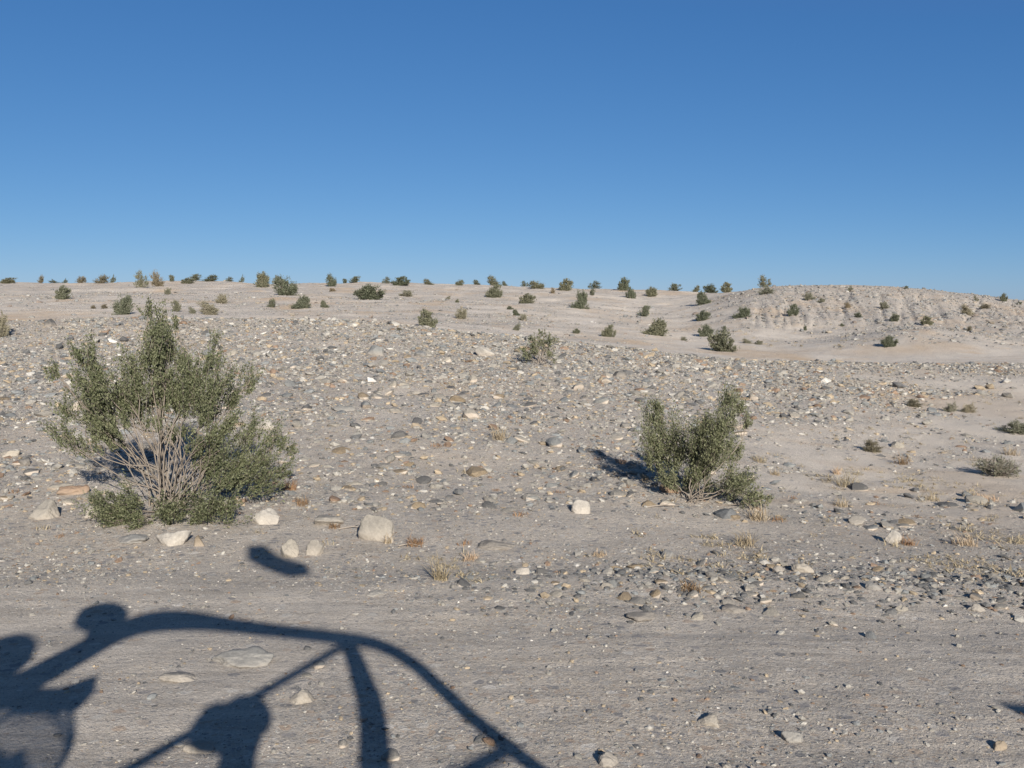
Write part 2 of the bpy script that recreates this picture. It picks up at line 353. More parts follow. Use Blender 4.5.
def rotm(a, b, c):
    ca, sa, cb, sb, cc, sc = np.cos(a), np.sin(a), np.cos(b), np.sin(b), np.cos(c), np.sin(c); o = np.zeros_like(a); i = o + 1
    Rz = np.stack([ca, -sa, o, sa, ca, o, o, o, i], -1).reshape(-1, 3, 3); Rx = np.stack([i, o, o, o, cb, -sb, o, sb, cb], -1).reshape(-1, 3, 3)
    Ry = np.stack([cc, o, sc, o, i, o, -sc, o, cc], -1).reshape(-1, 3, 3)
    return Rz @ Rx @ Ry
def scatter(seed, d0, d1, per, smin, smax, power, tmax=.72):
    """stones thrown over the fan d0..d1; per = stones per square metre where the ground is fully stony"""
    r = rs(seed); area = tmax * (d1 ** 2 - d0 ** 2); n = int(area * per)
    y = np.sqrt(r.uniform(d0 ** 2, d1 ** 2, n)); x = r.uniform(-tmax, tmax, n) * y
    keep = r.uniform(0, 1, n) < Gf(x, y) ** 1.4 + .006; x = x[keep]; y = y[keep]
    s = smin * (1 - r.uniform(0, 1, len(x)) * (1 - (smin / smax) ** power)) ** (-1 / power)
    return x, y, s
X = []; Y = []; S = []
for a in ((1, 2.6, 6.2, 1500, .006, .026, 2.4), (2, 2.8, 6.6, 120, .018, .075, 2.6), (3, 5.2, 12, 520, .010, .045, 2.0), (4, 7.5, 24, 150, .035, .22, 2.3),
          (5, 11, 24, 230, .02, .07, 1.8), (6, 34, 62, 16, .07, .32, 2.0), (8, 62, 95, 1.2, .08, .3, 2.2)):
    x, y, s = scatter(*a); X.append(x); Y.append(y); S.append(s)
# the stony berm beside the track on the right
r = rs(7); n = 1500; x = r.uniform(-.4, 4.6, n); y = 5.75 + r.normal(0, .28, n); s = .028 * (1 - r.uniform(0, 1, n) * .93) ** (-1 / 2.0)
m = r.uniform(0, 1, n) < sstep(-.6, 1.2, x) * .9 + .1; X.append(x[m]); Y.append(y[m]); S.append(s[m])
X = np.concatenate(X); Y = np.concatenate(Y); S = np.concatenate(S)
def ordinal(n):
    w = ['first', 'second', 'third', 'fourth', 'fifth', 'sixth', 'seventh', 'eighth', 'ninth', 'tenth', 'eleventh', 'twelfth', 'thirteenth', 'fourteenth', 'fifteenth', 'sixteenth', 'seventeenth', 'eighteenth', 'nineteenth', 'twentieth']
    if n < 20: return w[n]
    return 'twenty-' + w[n - 20] if n < 29 else 'late ' + str(n + 1)
# hand set rocks: picture column, row of the foot, width, height in pixels, colour, label
ROCKS = [
 (47, 521, 40, 29, 'pale', 'big pale pinkish boulder left of the large shrub, near the left edge'),
 (76, 499, 34, 15, 'rust brown', 'flat grey and brown slab behind the pale boulders left of the large shrub'),
 (90, 519, 22, 18, 'pale', 'cream rock tucked beside the left foot of the large shrub'),
 (110, 522, 26, 22, 'tan', 'tan rock half under the left foot of the large shrub'),
 (174, 547, 36, 22, 'whitish', 'whitish flat topped rock in front of the large shrub, at the track edge'),
 (198, 548, 14, 15, 'tan', 'small tan rock touching the right side of the whitish flat topped rock'),
 (131, 546, 34, 12, 'blue grey', 'low grey rock half sunk in the ground below the large shrub'),
 (263, 526, 33, 22, 'whitish', 'rounded cream boulder at the right foot of the large shrub'),
 (289, 559, 20, 22, 'pale', 'upright pale rock by the flag shadow, left one of a pair'),
 (313, 557, 22, 20, 'grey', 'round grey rock by the flag shadow, right one of a pair'),
 (326, 528, 36, 14, 'pale', 'low pale rock between the cream boulder and the large light grey boulder'),
 (378, 542, 38, 31, 'pale', 'large light grey boulder standing alone right of the large shrub'),
 (582, 515, 21, 17, 'whitish', 'white rock alone on the gravel left of the smaller green shrub'),
 (891, 545, 20, 17, 'whitish', 'round white rock alone on the pale sand at right'),
 (855, 525, 22, 10, 'grey', 'low grey rock on the sand up and left of the round white rock'),
 (667, 558, 18, 9, 'blue grey', 'small bluish rock below the smaller green shrub'),
 (777, 574, 15, 11, 'pale', 'small pale rock at the track edge, left of a wider pale one'),
 (803, 573, 24, 12, 'pale', 'wider pale rock at the track edge below the smaller green shrub'),
 (496, 553, 40, 13, 'dark slate', 'long flat dark slab lying on the gravel in mid photo'),
 (523, 575, 15, 8, 'whitish', 'small whitish rock just below the long dark slab'),
 (606, 767, 28, 26, 'pale', 'pale upright rock at the bottom edge of the photo'),
 (710, 725, 28, 13, 'pale', 'pale wedge shaped rock on the track, right of the bottom edge rock'),
 (793, 742, 24, 14, 'blue grey', 'rounded grey stone sunk in the track near the bottom'),
 (999, 751, 16, 15, 'tan', 'tan stone on the track in the bottom right corner'),
 (245, 668, 66, 20, 'blue grey', 'broad flat grey rock sunk in the track inside the roll cage shadow'),
 (180, 684, 40, 13, 'pale', 'cream flat rock sunk in the track left of the broad grey one'),
 (303, 704, 34, 17, 'pale', 'pale flat rock sunk in the track against the slanting cage shadow'),
 (195, 755, 40, 12, 'pale', 'flat pale rock sunk in the track near the seat shadow'),
 (10, 459, 22, 9, 'grey', 'grey stone at the left edge of the photo, above the pale boulders'),
 (26, 466, 14, 9, 'dark slate', 'dark stone right of the grey one at the left edge'),
 (265, 431, 22, 15, 'whitish', 'pale rock on the slope behind the right side of the large shrub'),
 (375, 356, 19, 12, 'blue grey', 'blue grey rock near the top edge of the gravel slope'),
 (421, 357, 13, 7, 'blue grey', 'smaller blue grey rock near the slope top, left of the pale one'),
 (485, 357, 20, 12, 'whitish', 'pale rock near the top edge of the gravel slope, left of the sparse shrub'),
 (461, 400, 18, 8, 'dark slate', 'dark slate rock alone halfway up the gravel slope'),
 (415, 397, 17, 7, 'pale', 'pale rock left of the dark slate one halfway up the slope'),
 (51, 327, 13, 9, 'dark slate', 'dark grey rock on the left end of the slope top'),
 (640, 621, 34, 11, 'dark slate', 'dark grey flat stone on the berm at the track edge, below the smaller shrub'),
 (734, 614, 26, 9, 'dark slate', 'dark flat stone on the berm right of the first dark one'),
 (375, 597, 20, 6, 'blue grey', 'small flat bluish stone on the track below the large grey boulder'),
 (976, 612, 18, 14, 'pale', 'pale stone standing on the berm near the right edge'),
 (872, 590, 20, 9, 'blue grey', 'grey stone on the berm right of the pale pair'),
 (620, 378, 15, 9, 'dark slate', 'dark rock among the cobbles behind the smaller shrub'),
 (342, 414, 26, 9, 'blue grey', 'grey slab on the slope right of the large shrub crown'),
]
for i, (px, py, w, h, kcol, lab) in enumerate(ROCKS):
    flat = h < w * .45
    p = hit(px, py - (h * .15 if not flat else h * .4)); s = p.y / F; V, Fc = rock_shape(5, 700 + i, rough=.16, planes=14, soft=14)
    hz = h * s * .70 if not flat else h * s * .55
    V = V * np.array([w * s / 2 * 1.04, w * s / 2 * rs(i).uniform(.65, .85), hz])
    me = mesh_np('rock', V, Fc, [M_ROCK[kcol]], smooth=True)
    o = link('rock', me); o.location = (p.x, p.y, p.z + hz * .12); o.rotation_euler = (0, 0, rs(i).uniform(-.25, .25)); tag(o, lab, 'rock')
    k = ((X - p.x) ** 2 + (Y - p.y) ** 2) > (w * s * .55) ** 2; X, Y, S = X[k], Y[k], S[k]
# the stones that show largest become things, the rest is loose gravel
vis = (np.abs(X / Y) < .535) & (F * CAMZ / Y < 470) & (Y < 40)
app = np.where(vis, S / Y, 0); order = np.argsort(-app); big = order[:250]; mask = np.ones(len(X), bool); mask[big] = False
stones = []; cache = {}; pick = rs(77)
for k in big:
    kc = pick.choice(len(STONE), p=SW / SW.sum()); name = STONE[kc][1]; sh = pick.randint(10)
    if (kc, sh) not in cache: cache[(kc, sh)] = mesh_np('stone', MD[sh][0], MD[sh][1], [M_ROCK[name]])
    sc, a, b, c, z = place_stones(X[k:k + 1], Y[k:k + 1], S[k:k + 1], int(k))
    o = link('stone', cache[(kc, sh)]); o.location = (X[k], Y[k], z[0]); o.scale = sc[0] * 1.05; o.rotation_euler = (b[0], c[0], a[0])
    if Y[k] < 5.2: zone, grp = 'on the packed track', 'stones on the track'
    elif Y[k] < 6.6: zone, grp = 'on the track edge', 'stones along the track edge'
    elif Y[k] < 10: zone, grp = 'on the lower slope', 'stones on the lower slope'
    elif Y[k] < 14: zone, grp = 'on the middle slope', 'stones on the middle slope'
    else: zone, grp = 'near the slope top', 'cobbles on the upper slope'
    px_ = 512 + F * X[k] / Y[k]
    side = 'left third of photo' if px_ < 341 else 'middle third of photo' if px_ < 683 else 'right third of photo'
    stones.append((name, zone, side, px_, o, grp))
stones.sort(key=lambda q: q[:4]); cnt = {}
for name, zone, side, px_, o, grp in stones:
    key = (name, zone, side); c = cnt.get(key, 0); cnt[key] = c + 1
    tag(o, '%s %s stone %s, counted from the left, %s' % (ordinal(c), name, zone, side), 'stone', name + ' ' + grp)
X, Y, S = X[mask], Y[mask], S[mask]
print('gravel stones', len(X))
def ico12():
    t = (1 + 5 ** .5) / 2; V = np.array([(-1, t, 0), (1, t, 0), (-1, -t, 0), (1, -t, 0), (0, -1, t), (0, 1, t), (0, -1, -t), (0, 1, -t), (t, 0, -1), (t, 0, 1), (-t, 0, -1), (-t, 0, 1)], float)
    Fc = np.array([(0, 11, 5), (0, 5, 1), (0, 1, 7), (0, 7, 10), (0, 10, 11), (1, 5, 9), (5, 11, 4), (11, 10, 2), (10, 7, 6), (7, 1, 8), (3, 9, 4), (3, 4, 2), (3, 2, 6), (3, 6, 8), (3, 8, 9), (4, 9, 5), (2, 4, 11), (6, 2, 10), (8, 6, 7), (9, 8, 1)])
    return V / np.linalg.norm(V[0]), Fc
TINY = []
for i in range(10):
    V, Fc = ico12(); V = V * rs(400 + i).uniform(.7, 1.15, (12, 1)) + rs(500 + i).normal(0, .12, (12, 3)); TINY.append((V / np.abs(V).max(0)[None], Fc))
o_ = S / Y > .0042
X2, Y2, S2 = X, Y, S
VV_all = []
def gravel_two():
    # one object: bigger stones with more facets, tiny ones with few
    r = rs(11); parts = []
    off = 0; VV = []; FF = []; CC = []
    for sel, shapes, seed in ((o_, SM, 21), (~o_, TINY, 22)):
        x, y, s = X2[sel], Y2[sel], S2[sel]; sc, a, b, c, z = place_stones(x, y, s, seed); R = rotm(a, b, c); sh = r.randint(0, len(shapes), len(x))
        kc = r.choice(len(STONE), p=SW / SW.sum(), size=len(x)); kc = np.where((np.abs(y - 5.7) < .5) & (x > -.6) & (r.uniform(0, 1, len(x)) < .38), r.choice([3, 6]), kc); base = np.array([q[0] for q in STONE])[kc] * r.uniform(.8, 1.2, len(x))[:, None]; base = np.where((y > 30)[:, None], base * .55 + .09, base)
        for q, (V, Fc) in enumerate(shapes):
            i = np.where(sh == q)[0]
            if len(i) == 0: continue
            P = np.einsum('nij,nkj->nki', R[i], V[None] * sc[i][:, None]) + np.stack([x[i], y[i], z[i]], -1)[:, None]
            VV.append(P.reshape(-1, 3)); FF.append((Fc[None] + (np.arange(len(i)) * len(V))[:, None, None] + off).reshape(-1, 3))
            CC.append(np.repeat(base[i], len(V), 0)); off += len(i) * len(V)
    me = mesh_np('gravel', np.concatenate(VV), np.concatenate(FF), [M_PEB], col={'tint': np.concatenate(CC)})
    tag(link('gravel', me), 'loose gravel and small stones strewn over track, slope and hills', 'gravel', kind='stuff')
gravel_two()

# ------------------------------------------------------------------ shrubs
def leaves(P, D, size, seed, asp=2.6):
    """small folded leaf faces at points P, roughly along D"""
    r = rs(seed); n = len(P); D = D + r.normal(0, .55, (n, 3)); D /= np.linalg.norm(D, axis=1)[:, None]
    N = r.normal(size=(n, 3)); B = np.cross(D, N); B /= np.linalg.norm(B, axis=1)[:, None]
    s = size * r.uniform(.6, 1.35, n)[:, None]; h = s * D * .5; w = s * B / asp * .5
    V = np.stack([P - h, P + w, P + h, P - w], 1).reshape(-1, 3); Fc = np.arange(4 * n).reshape(-1, 4)
    t = np.repeat(r.uniform(0, 1, n) ** 1.2, 4); return V, Fc, np.stack([t, t, t], -1)
def spray_shrub(seed, tips, base_r, leaf, twig, ntw, nlf, stem_r, bare=.45, curve=.05, spread=1.0, cluster=.10):
    """tips: Nx3 ends of main stems, with per stem leafiness. returns stems (lines), leaf P, D"""
    r = rs(seed); lines = []; LP = []; LD = []
    for ti, tp in enumerate(tips):
        tip = np.array(tp[:3], float); lf = tp[3] if len(tp) > 3 else 1.0
        b0 = np.array([r.normal(0, base_r), r.normal(0, base_r), -.03]); L = np.linalg.norm(tip - b0)
        ctrl = b0 + (tip - b0) * .5 + np.array([-(tip[0]) * curve * .5, -(tip[1]) * curve * .5, L * .10]) + r.normal(0, .03 * L, 3)
        u = np.linspace(0, 1, 9)[:, None]; P = (1 - u) ** 2 * b0 + 2 * u * (1 - u) * ctrl + u ** 2 * tip
        P[1:-1] += r.normal(0, .010 * L, (7, 3))
        lines.append((P, stem_r * (1 - .75 * u[:, 0]) * (.5 + .6 * min(L, 1.2))))
        nt = max(2, int(ntw * L * lf))
        for k in range(nt):
            q = bare + (1 - bare) * r.uniform(0, 1) ** .8; i = q * 8; i0 = min(int(i), 7); c = P[i0] + (P[i0 + 1] - P[i0]) * (i - i0)
            ax = P[i0 + 1] - P[i0]; ax /= np.linalg.norm(ax) + 1e-9
            dr = ax * 1.0 + r.normal(0, .6 * spread, 3) + np.array([0, 0, .25]); dr /= np.linalg.norm(dr)
            tl = twig * r.uniform(.45, 1.25) * (1.15 - .55 * q); e = c + dr * tl
            mid = (c + e) / 2 + r.normal(0, .06 * tl, 3)
            lines.append((np.array([c, mid, e]), np.array([1, .7, .35]) * stem_r * .32))
            n = max(3, int(nlf * r.uniform(.5, 1.4))); v = r.uniform(.15, 1.05, n)[:, None]
            pp = c + (e - c) * v + r.normal(0, cluster * tl, (n, 3)); LP.append(pp); LD.append(np.repeat(dr[None], n, 0))
    return lines, np.concatenate(LP), np.concatenate(LD)
def shrub_object(name, loc, lines, LP, LD, leafsize, mats, seed, label, cat='shrub', group=None, sides=4, asp=2.6, foliage='foliage'):
    root = empty(name, loc)
    V, Q = tubes(lines, sides); link('stems', mesh_np('stems', V, Q, [mats[1]], smooth=True), root)
    V, Fc, C = leaves(LP, LD, leafsize, seed, asp); link(foliage, mesh_np('foliage', V, Fc, [mats[0]], col={'tint': C}), root)
    tag(root, label, cat, group); return root
def clump_shrub(seed, clumps, base_r, dens, stem_r, twig_r, depth=1.0, base=(0, 0), wisp=1.0):
    """crooked forking stems that carry uneven leafy clumps (x, y, z, rx, rz)"""
    r = rs(seed); lines = []; LP = []; LD = []; done = []
    for cx, cy, cz, rx, rz in sorted(clumps, key=lambda c: c[2] + abs(c[0])):
        c = np.array([cx, cy, cz]); b0 = None
        if done and r.uniform() < .6:
            best = min(done, key=lambda P: np.linalg.norm(P[-1] - c)); i = r.randint(3, 7)
            if np.linalg.norm(best[i] - c) < np.linalg.norm(c) * .85: b0 = best[i]; k0 = .6
        if b0 is None: b0 = np.array([base[0] + r.normal(0, base_r), base[1] + r.normal(0, base_r), -.03]); k0 = 1
        L = np.linalg.norm(c - b0); u = np.linspace(0, 1, 9)[:, None]; w = r.normal(0, .07 * L, 3)
        P = b0 + (c - b0) * u + np.sin(u * np.pi) * w + np.sin(u * 2 * np.pi) * r.normal(0, .035 * L, 3) + np.sin(u * 5 * np.pi) * r.normal(0, .010 * L, 3)
        lines.append((P, stem_r * k0 * (1 - .6 * u[:, 0]))); done.append(P)
        ry = (rx + rz) / 2 * depth; out = c / (np.linalg.norm(c) + 1e-6)
        n = max(6, int(dens * 55 * (rx * rz * 3.14) ** .5)); nl = int(dens * rx * rz * 3.14 * 22000 / n) + 2
        for k in range(n):
            v = r.normal(size=3); v /= np.linalg.norm(v); q = r.uniform(0, 1) ** .45
            s0 = c + v * np.array([rx, ry, rz]) * q * .85 - out * (rx + rz) * .16 * wisp ** 2 - np.array([0, 0, rz * .3])
            d = out * .7 + np.array([0, 0, .55]) + r.normal(0, .38 / wisp, 3); d /= np.linalg.norm(d); tl = (rx + rz) * .5 * r.uniform(.5, 1.55) * wisp
            e = s0 + d * tl; mid = (s0 + e) / 2 + r.normal(0, .05 * tl, 3)
            root_ = P[r.randint(5, 9)]
            if r.uniform() < .45: lines.append((np.array([root_, (root_ + s0) / 2 + r.normal(0, .1 * tl, 3), s0, mid, e]), np.array([1, .9, .8, .6, .3]) * twig_r))
            else: lines.append((np.array([s0, mid, e]), np.array([.7, .6, .3]) * twig_r))
            m = max(2, int(nl * r.uniform(.4, 1.7))); vv = r.uniform(-.1, 1.05, m)[:, None]
            LP.append(s0 + (e - s0) * vv + r.normal(0, (.15 * tl + .004) / wisp ** 2, (m, 3))); LD.append(np.repeat(d[None], m, 0))
    return lines, np.concatenate(LP), np.concatenate(LD)
def clumps_px(lst, cx, cy, s, dy, seed):
    r = rs(seed); return [((a - cx) * s, r.uniform(-dy, dy) * min(1, .35 + (cy - b) / 90), max(.02, (cy - b) * s), rx * s * 1.17, rz * s * 1.17) for a, b, rx, rz in lst]
# the large shrub at left
p = hit(172, 506); s = p.y / F
r = rs(5)
def tipsfrom(lst, cx, cy, s, dy, seed):
    r = rs(seed); out = []
    for px, py, lf in lst:
        out.append(((px - cx) * s, r.uniform(-dy, dy) * (1.0 if (cy - py) < 150 else .5), (cy - py) * s, lf))
    return out
C1 = [(146, 306, 5, 9), (149, 322, 9, 15), (158, 336, 9, 14), (150, 345, 12, 12), (162, 352, 9, 12), (163, 318, 4, 9), (90, 347, 9, 12), (97, 362, 13, 14), (108, 376, 14, 13), (118, 390, 12, 12), (66, 366, 6, 8), (73, 378, 9, 9), (80, 390, 10, 9), (70, 404, 12, 10),
      (78, 412, 14, 11), (94, 405, 15, 11), (74, 428, 14, 8), (98, 428, 15, 9), (84, 442, 12, 6), (134, 362, 12, 15), (138, 380, 14, 14), (146, 398, 13, 12), (128, 400, 12, 11), (122, 416, 12, 8), (180, 372, 15, 14), (170, 357, 8, 10), (196, 384, 16, 14),
      (212, 392, 16, 12), (222, 375, 13, 11), (239, 379, 12, 9), (200, 347, 4, 14), (205, 362, 8, 9), (196, 406, 15, 8), (224, 395, 13, 9), (176, 392, 12, 10), (232, 420, 11, 12), (247, 434, 13, 12), (272, 441, 13, 9), (262, 456, 15, 11), (222, 446, 13, 11), (238, 462, 15, 11),
      (262, 482, 14, 13), (243, 495, 12, 10), (205, 458, 10, 8), (280, 470, 9, 9), (283, 452, 7, 7), (225, 482, 12, 9), (124, 508, 13, 10), (143, 499, 12, 9), (178, 508, 15, 9), (202, 502, 13, 9), (226, 500, 10, 9), (177, 517, 10, 5), (155, 511, 10, 7), (118, 496, 8, 8), (160, 500, 10, 5), (108, 440, 8, 6), (150, 420, 9, 6), (110, 392, 12, 12), (155, 332, 9, 12), (153, 352, 11, 11), (147, 366, 11, 11), (163, 370, 10, 11), (156, 384, 11, 10), (98, 418, 13, 9), (90, 432, 12, 7), (210, 440, 9, 8), (212, 470, 10, 9), (228, 470, 12, 9), (250, 470, 13, 10), (155, 436, 8, 7), (185, 425, 9, 6), (120, 402, 10, 9), (164, 385, 10, 12), (168, 404, 10, 9), (190, 372, 10, 10), (86, 392, 12, 10), (212, 408, 12, 10), (216, 430, 10, 9), (200, 440, 8, 7), (128, 492, 9, 9), (138, 512, 10, 8), (190, 495, 11, 9), (166, 512, 10, 8), (212, 512, 8, 6)]
cl = [c for i, c in enumerate(C1) if not (c[1] > 486 and c[0] < 232 and i % 6 == 1)]
cl = clumps_px(cl, 165, 506, s, .30, 3)
cl = [(x, (-.12 - .45 * abs(math.sin(x * 23))) if z < .13 else y, z + (.05 * math.sin(x * 31) if z < .13 else 0), a * (.8 + .5 * abs(math.sin(x * 17))), b * (1 if z > .13 else 1.35)) for x, y, z, a, b in cl]
lines, LP, LD = clump_shrub(31, cl, .09, 1.3, .0080, .0020, wisp=1.35)
r = rs(8); dead = []
for k in range(8):            # bare pale stems in the middle
    a = r.uniform(-.42, .42); L = r.uniform(.45, .85); b0 = np.array([r.normal(0, .07) - .02, r.uniform(-.25, .02), -.02])
    e = b0 + L * np.array([math.sin(a), r.uniform(-.3, .1), math.cos(a)]); u = np.linspace(0, 1, 6)[:, None]
    P = b0 + (e - b0) * u + np.sin(u * 3.1) * r.normal(0, .04, 3) + r.normal(0, .010, (6, 3)); dead.append((P, .0050 * (1 - .6 * u[:, 0])))
    for q_ in range(2): dead.append((np.array([P[2 + q_], P[3] + r.normal(0, .05, 3) + (e - b0) * .25]), np.array([.003, .001])))
rt = shrub_object('creosote_bush', p, lines, LP, LD, .021, (M_LEAF, M_STEMD), 33,
             'large olive creosote bush with a tall spire and bare pale stems, at left')
V, Q = tubes(dead, 5); link('bare_stems', mesh_np('bare_stems', V, Q, [M_STEM], smooth=True), rt)
# the smaller shrub, leaning right
p = hit(694, 500); s = p.y / F
C2 = [(654, 428, 12, 12), (650, 448, 11, 14), (659, 468, 13, 13), (671, 438, 13, 15), (678, 460, 15, 15), (690, 440, 11, 13), (699, 457, 13, 14), (711, 425, 11, 14), (722, 404, 8, 11), (735, 410, 7, 10), (727, 430, 12, 11), (717, 450, 13, 13), (737, 460, 11, 9), (704, 476, 15, 12),
      (728, 482, 14, 11), (745, 489, 12, 8), (748, 503, 12, 8), (761, 513, 9, 6), (768, 521, 5, 4), (735, 502, 12, 7), (668, 486, 11, 8), (690, 492, 11, 7), (715, 497, 10, 6), (660, 415, 6, 8), (741, 424, 6, 7), (704, 440, 11, 13), (708, 460, 12, 12), (700, 430, 9, 10), (716, 468, 12, 10), (696, 478, 12, 9)]
lines, LP, LD = clump_shrub(41, clumps_px(C2, 694, 508, s, .30, 4), .06, 1.6, .0065, .0020, wisp=1.15)
rt = shrub_object('creosote_bush', p, lines, LP, LD, .020, (M_LEAF, M_STEMD), 43, 'smaller rounded green creosote bush leaning right, on the slope right of centre')
stick = [(np.array([[-.22, -.25, .02], [0, -.3, .03], [.28, -.32, .015]]), .006)]
g = hit(665, 508)
# variants for all the farther shrubs
def variant(seed, ntips, w=1.0, h=1.0, bare=.35, spread=1.2, ntw=16, nlf=10, leafsize=.07, up=.2, mats=(M_LEAFD, M_STEMD)):
    r = rs(seed); tips = []
    for k in range(ntips):
        a = r.uniform(0, 6.283); el = math.asin(r.uniform(up, 1)); q = r.uniform(.55, 1.0) ** .8
        tips.append((w * .5 * math.cos(a) * math.cos(el) * q * 1.1, w * .5 * math.sin(a) * math.cos(el) * q, h * math.sin(el) * q * .9, 1))
    cl = []; nc = r.randint(11, 18) if up < .3 else r.randint(8, 12); lop = r.uniform(-.25, .25)
    for k in range(nc):
        a = r.uniform(0, 6.283); q = r.uniform(.1, .85); rx = r.uniform(.13, .26) * w
        hx = math.cos(a) * q * .5 * w; top = h * (1 - (2 * abs(hx - lop * w) / w) ** 2 * .6) * r.uniform(.5, 1.0)
        for zz in ((top, top * .5) if up < .3 else (top, top * .55)): cl.append((hx * (1 if zz == top else .8), math.sin(a) * q * .4 * w, max(.08, zz - rx * .6), rx, rx * r.uniform(.6, 1.1)))
    lines, LP, LD = clump_shrub(seed + 1, cl, .04, .085 * ntw / 16, .012, .005)
    V1, Q1 = tubes(lines, 3); V2, Q2, C2 = leaves(LP, LD, leafsize, seed + 2, 1.9)
    V = np.concatenate([V1, V2]); m = np.concatenate([Q1, Q2 + len(V1)])
    z0, z1 = V2[:, 2].min(), V2[:, 2].max(); wx = V2[:, 0].max() - V2[:, 0].min()
    V = V * np.array([1 / wx, 1 / wx, 1 / z1])
    C = np.concatenate([np.full((len(V1), 3), .5), C2])
    return mesh_np('shrub', V, m, mats, mi=np.concatenate([np.ones(len(Q1)), np.zeros(len(Q2))]), col={'tint': C})
def two_part(seed, **k):
    me = variant(seed, **k); return me
DENSE = [variant(600 + i * 5, 26, ntw=26, nlf=12, bare=.25, leafsize=.06) for i in range(9)]
LOOSE = [variant(640 + i * 5, 14, ntw=16, nlf=9, bare=.45, leafsize=.055, up=.35) for i in range(6)]
BROWN = [variant(670 + i * 5, 22, ntw=18, nlf=9, bare=.3, leafsize=.045, mats=(M_LEAFB, M_STEM)) for i in range(3)]
GREY = [variant(690 + i * 5, 26, ntw=22, nlf=11, bare=.2, leafsize=.045, mats=(M_LEAFG, M_STEM)) for i in range(4)]
KIND = {'d': DENSE, 'l': LOOSE, 'b': BROWN, 'g': GREY}
ADJ = {'d': 'dense dark green', 'l': 'thin open green', 'b': 'brownish', 'g': 'pale grey green'}
BUSH = [  # px, foot row, w, h, kind
 (8,284,17,6,'d'),(41,283,9,8,'b'),(54,283,13,4,'l'),(65,283,7,5,'l'),(82,283,10,7,'b'),(102,284,18,9,'b'),(113,281,8,8,'l'),(142,288,15,17,'l'),(157,287,16,16,'b'),(172,282,8,7,'l'),(62,300,15,15,'d'),(124,315,22,22,'d'),
 (93,309,7,4,'b'),(104,309,9,5,'b'),(168,295,8,8,'g'),(177,312,11,13,'l'),(3,338,14,28,'g'),(187,284,14,6,'d'),(195,281,12,7,'l'),(212,282,20,7,'l'),(229,282,10,5,'l'),(242,282,7,8,'l'),(263,288,17,16,'d'),(276,282,11,9,'l'),
 (285,296,27,21,'d'),(331,287,12,13,'d'),(345,283,7,5,'l'),(355,283,11,7,'l'),(302,309,22,14,'d'),(324,308,10,8,'d'),(272,308,13,10,'l'),(223,304,14,11,'g'),(208,315,23,15,'g'),(192,314,9,8,'g'),(332,292,7,4,'b'),
 (371,300,32,16,'d'),(386,284,10,7,'l'),(401,286,19,9,'d'),(427,285,13,6,'l'),(460,286,10,6,'d'),(476,285,10,5,'l'),(492,285,17,10,'l'),(504,286,7,5,'l'),(494,298,19,13,'d'),(526,304,17,11,'d'),(525,286,9,6,'l'),(536,289,18,8,'d'),
 (427,328,20,19,'d'),(461,319,14,12,'g'),(448,300,6,4,'g'),(457,303,5,4,'d'),(510,310,7,4,'d'),(516,316,9,7,'d'),(524,321,11,8,'g'),(517,331,9,8,'g'),(399,331,8,4,'b'),(408,297,17,7,'g'),
 (565,291,15,12,'d'),(553,294,6,6,'b'),(594,287,15,8,'l'),(580,309,19,20,'d'),(592,296,7,7,'l'),(623,291,13,13,'d'),(631,299,12,12,'d'),(651,297,14,10,'d'),(675,290,15,8,'l'),(645,317,13,13,'l'),(608,337,17,13,'d'),(656,336,28,18,'d'),
 (576,334,8,6,'d'),(683,341,8,5,'g'),(697,291,10,7,'l'),(710,288,17,9,'d'),(727,288,13,10,'d'),(703,305,18,14,'d'),(702,321,15,11,'d'),(742,318,20,12,'d'),(765,286,17,12,'l'),(766,295,20,9,'g'),(808,301,13,9,'g'),(793,316,12,12,'d'),
 (821,303,8,5,'g'),(847,308,7,6,'b'),(858,318,9,6,'d'),(850,292,8,7,'g'),(805,331,4,6,'d'),(842,327,5,4,'d'),(705,337,17,13,'d'),(721,352,32,24,'d'),(724,333,7,8,'l'),(747,344,11,6,'g'),(758,345,9,5,'g'),
 (885,309,10,8,'g'),(895,322,10,9,'d'),(927,326,13,10,'d'),(890,347,18,12,'d'),(906,290,5,4,'d'),(967,315,15,11,'g'),(976,302,6,7,'l'),(1004,302,8,9,'d'),(985,309,13,5,'b'),(969,332,7,6,'b'),(1019,305,8,3,'d'),
 (914,407,19,9,'b'),(950,412,16,12,'g'),(968,413,18,12,'g'),(1014,433,32,14,'g'),(872,452,24,14,'b')]
def zone(px, py):
    if py > 395: return 'on the sand flat at right'
    if px < 690:
        if py <= 292: return 'on the left and middle skyline'
        return 'on the flats beyond the gravel slope'
    if py <= 293 or (px > 960 and py < 306): return 'on the right hill crest'
    return 'on the right hill face'
ORD = {}
zb = {}
for b in BUSH: zb.setdefault((b[4], zone(b[0], b[1])), []).append(b)
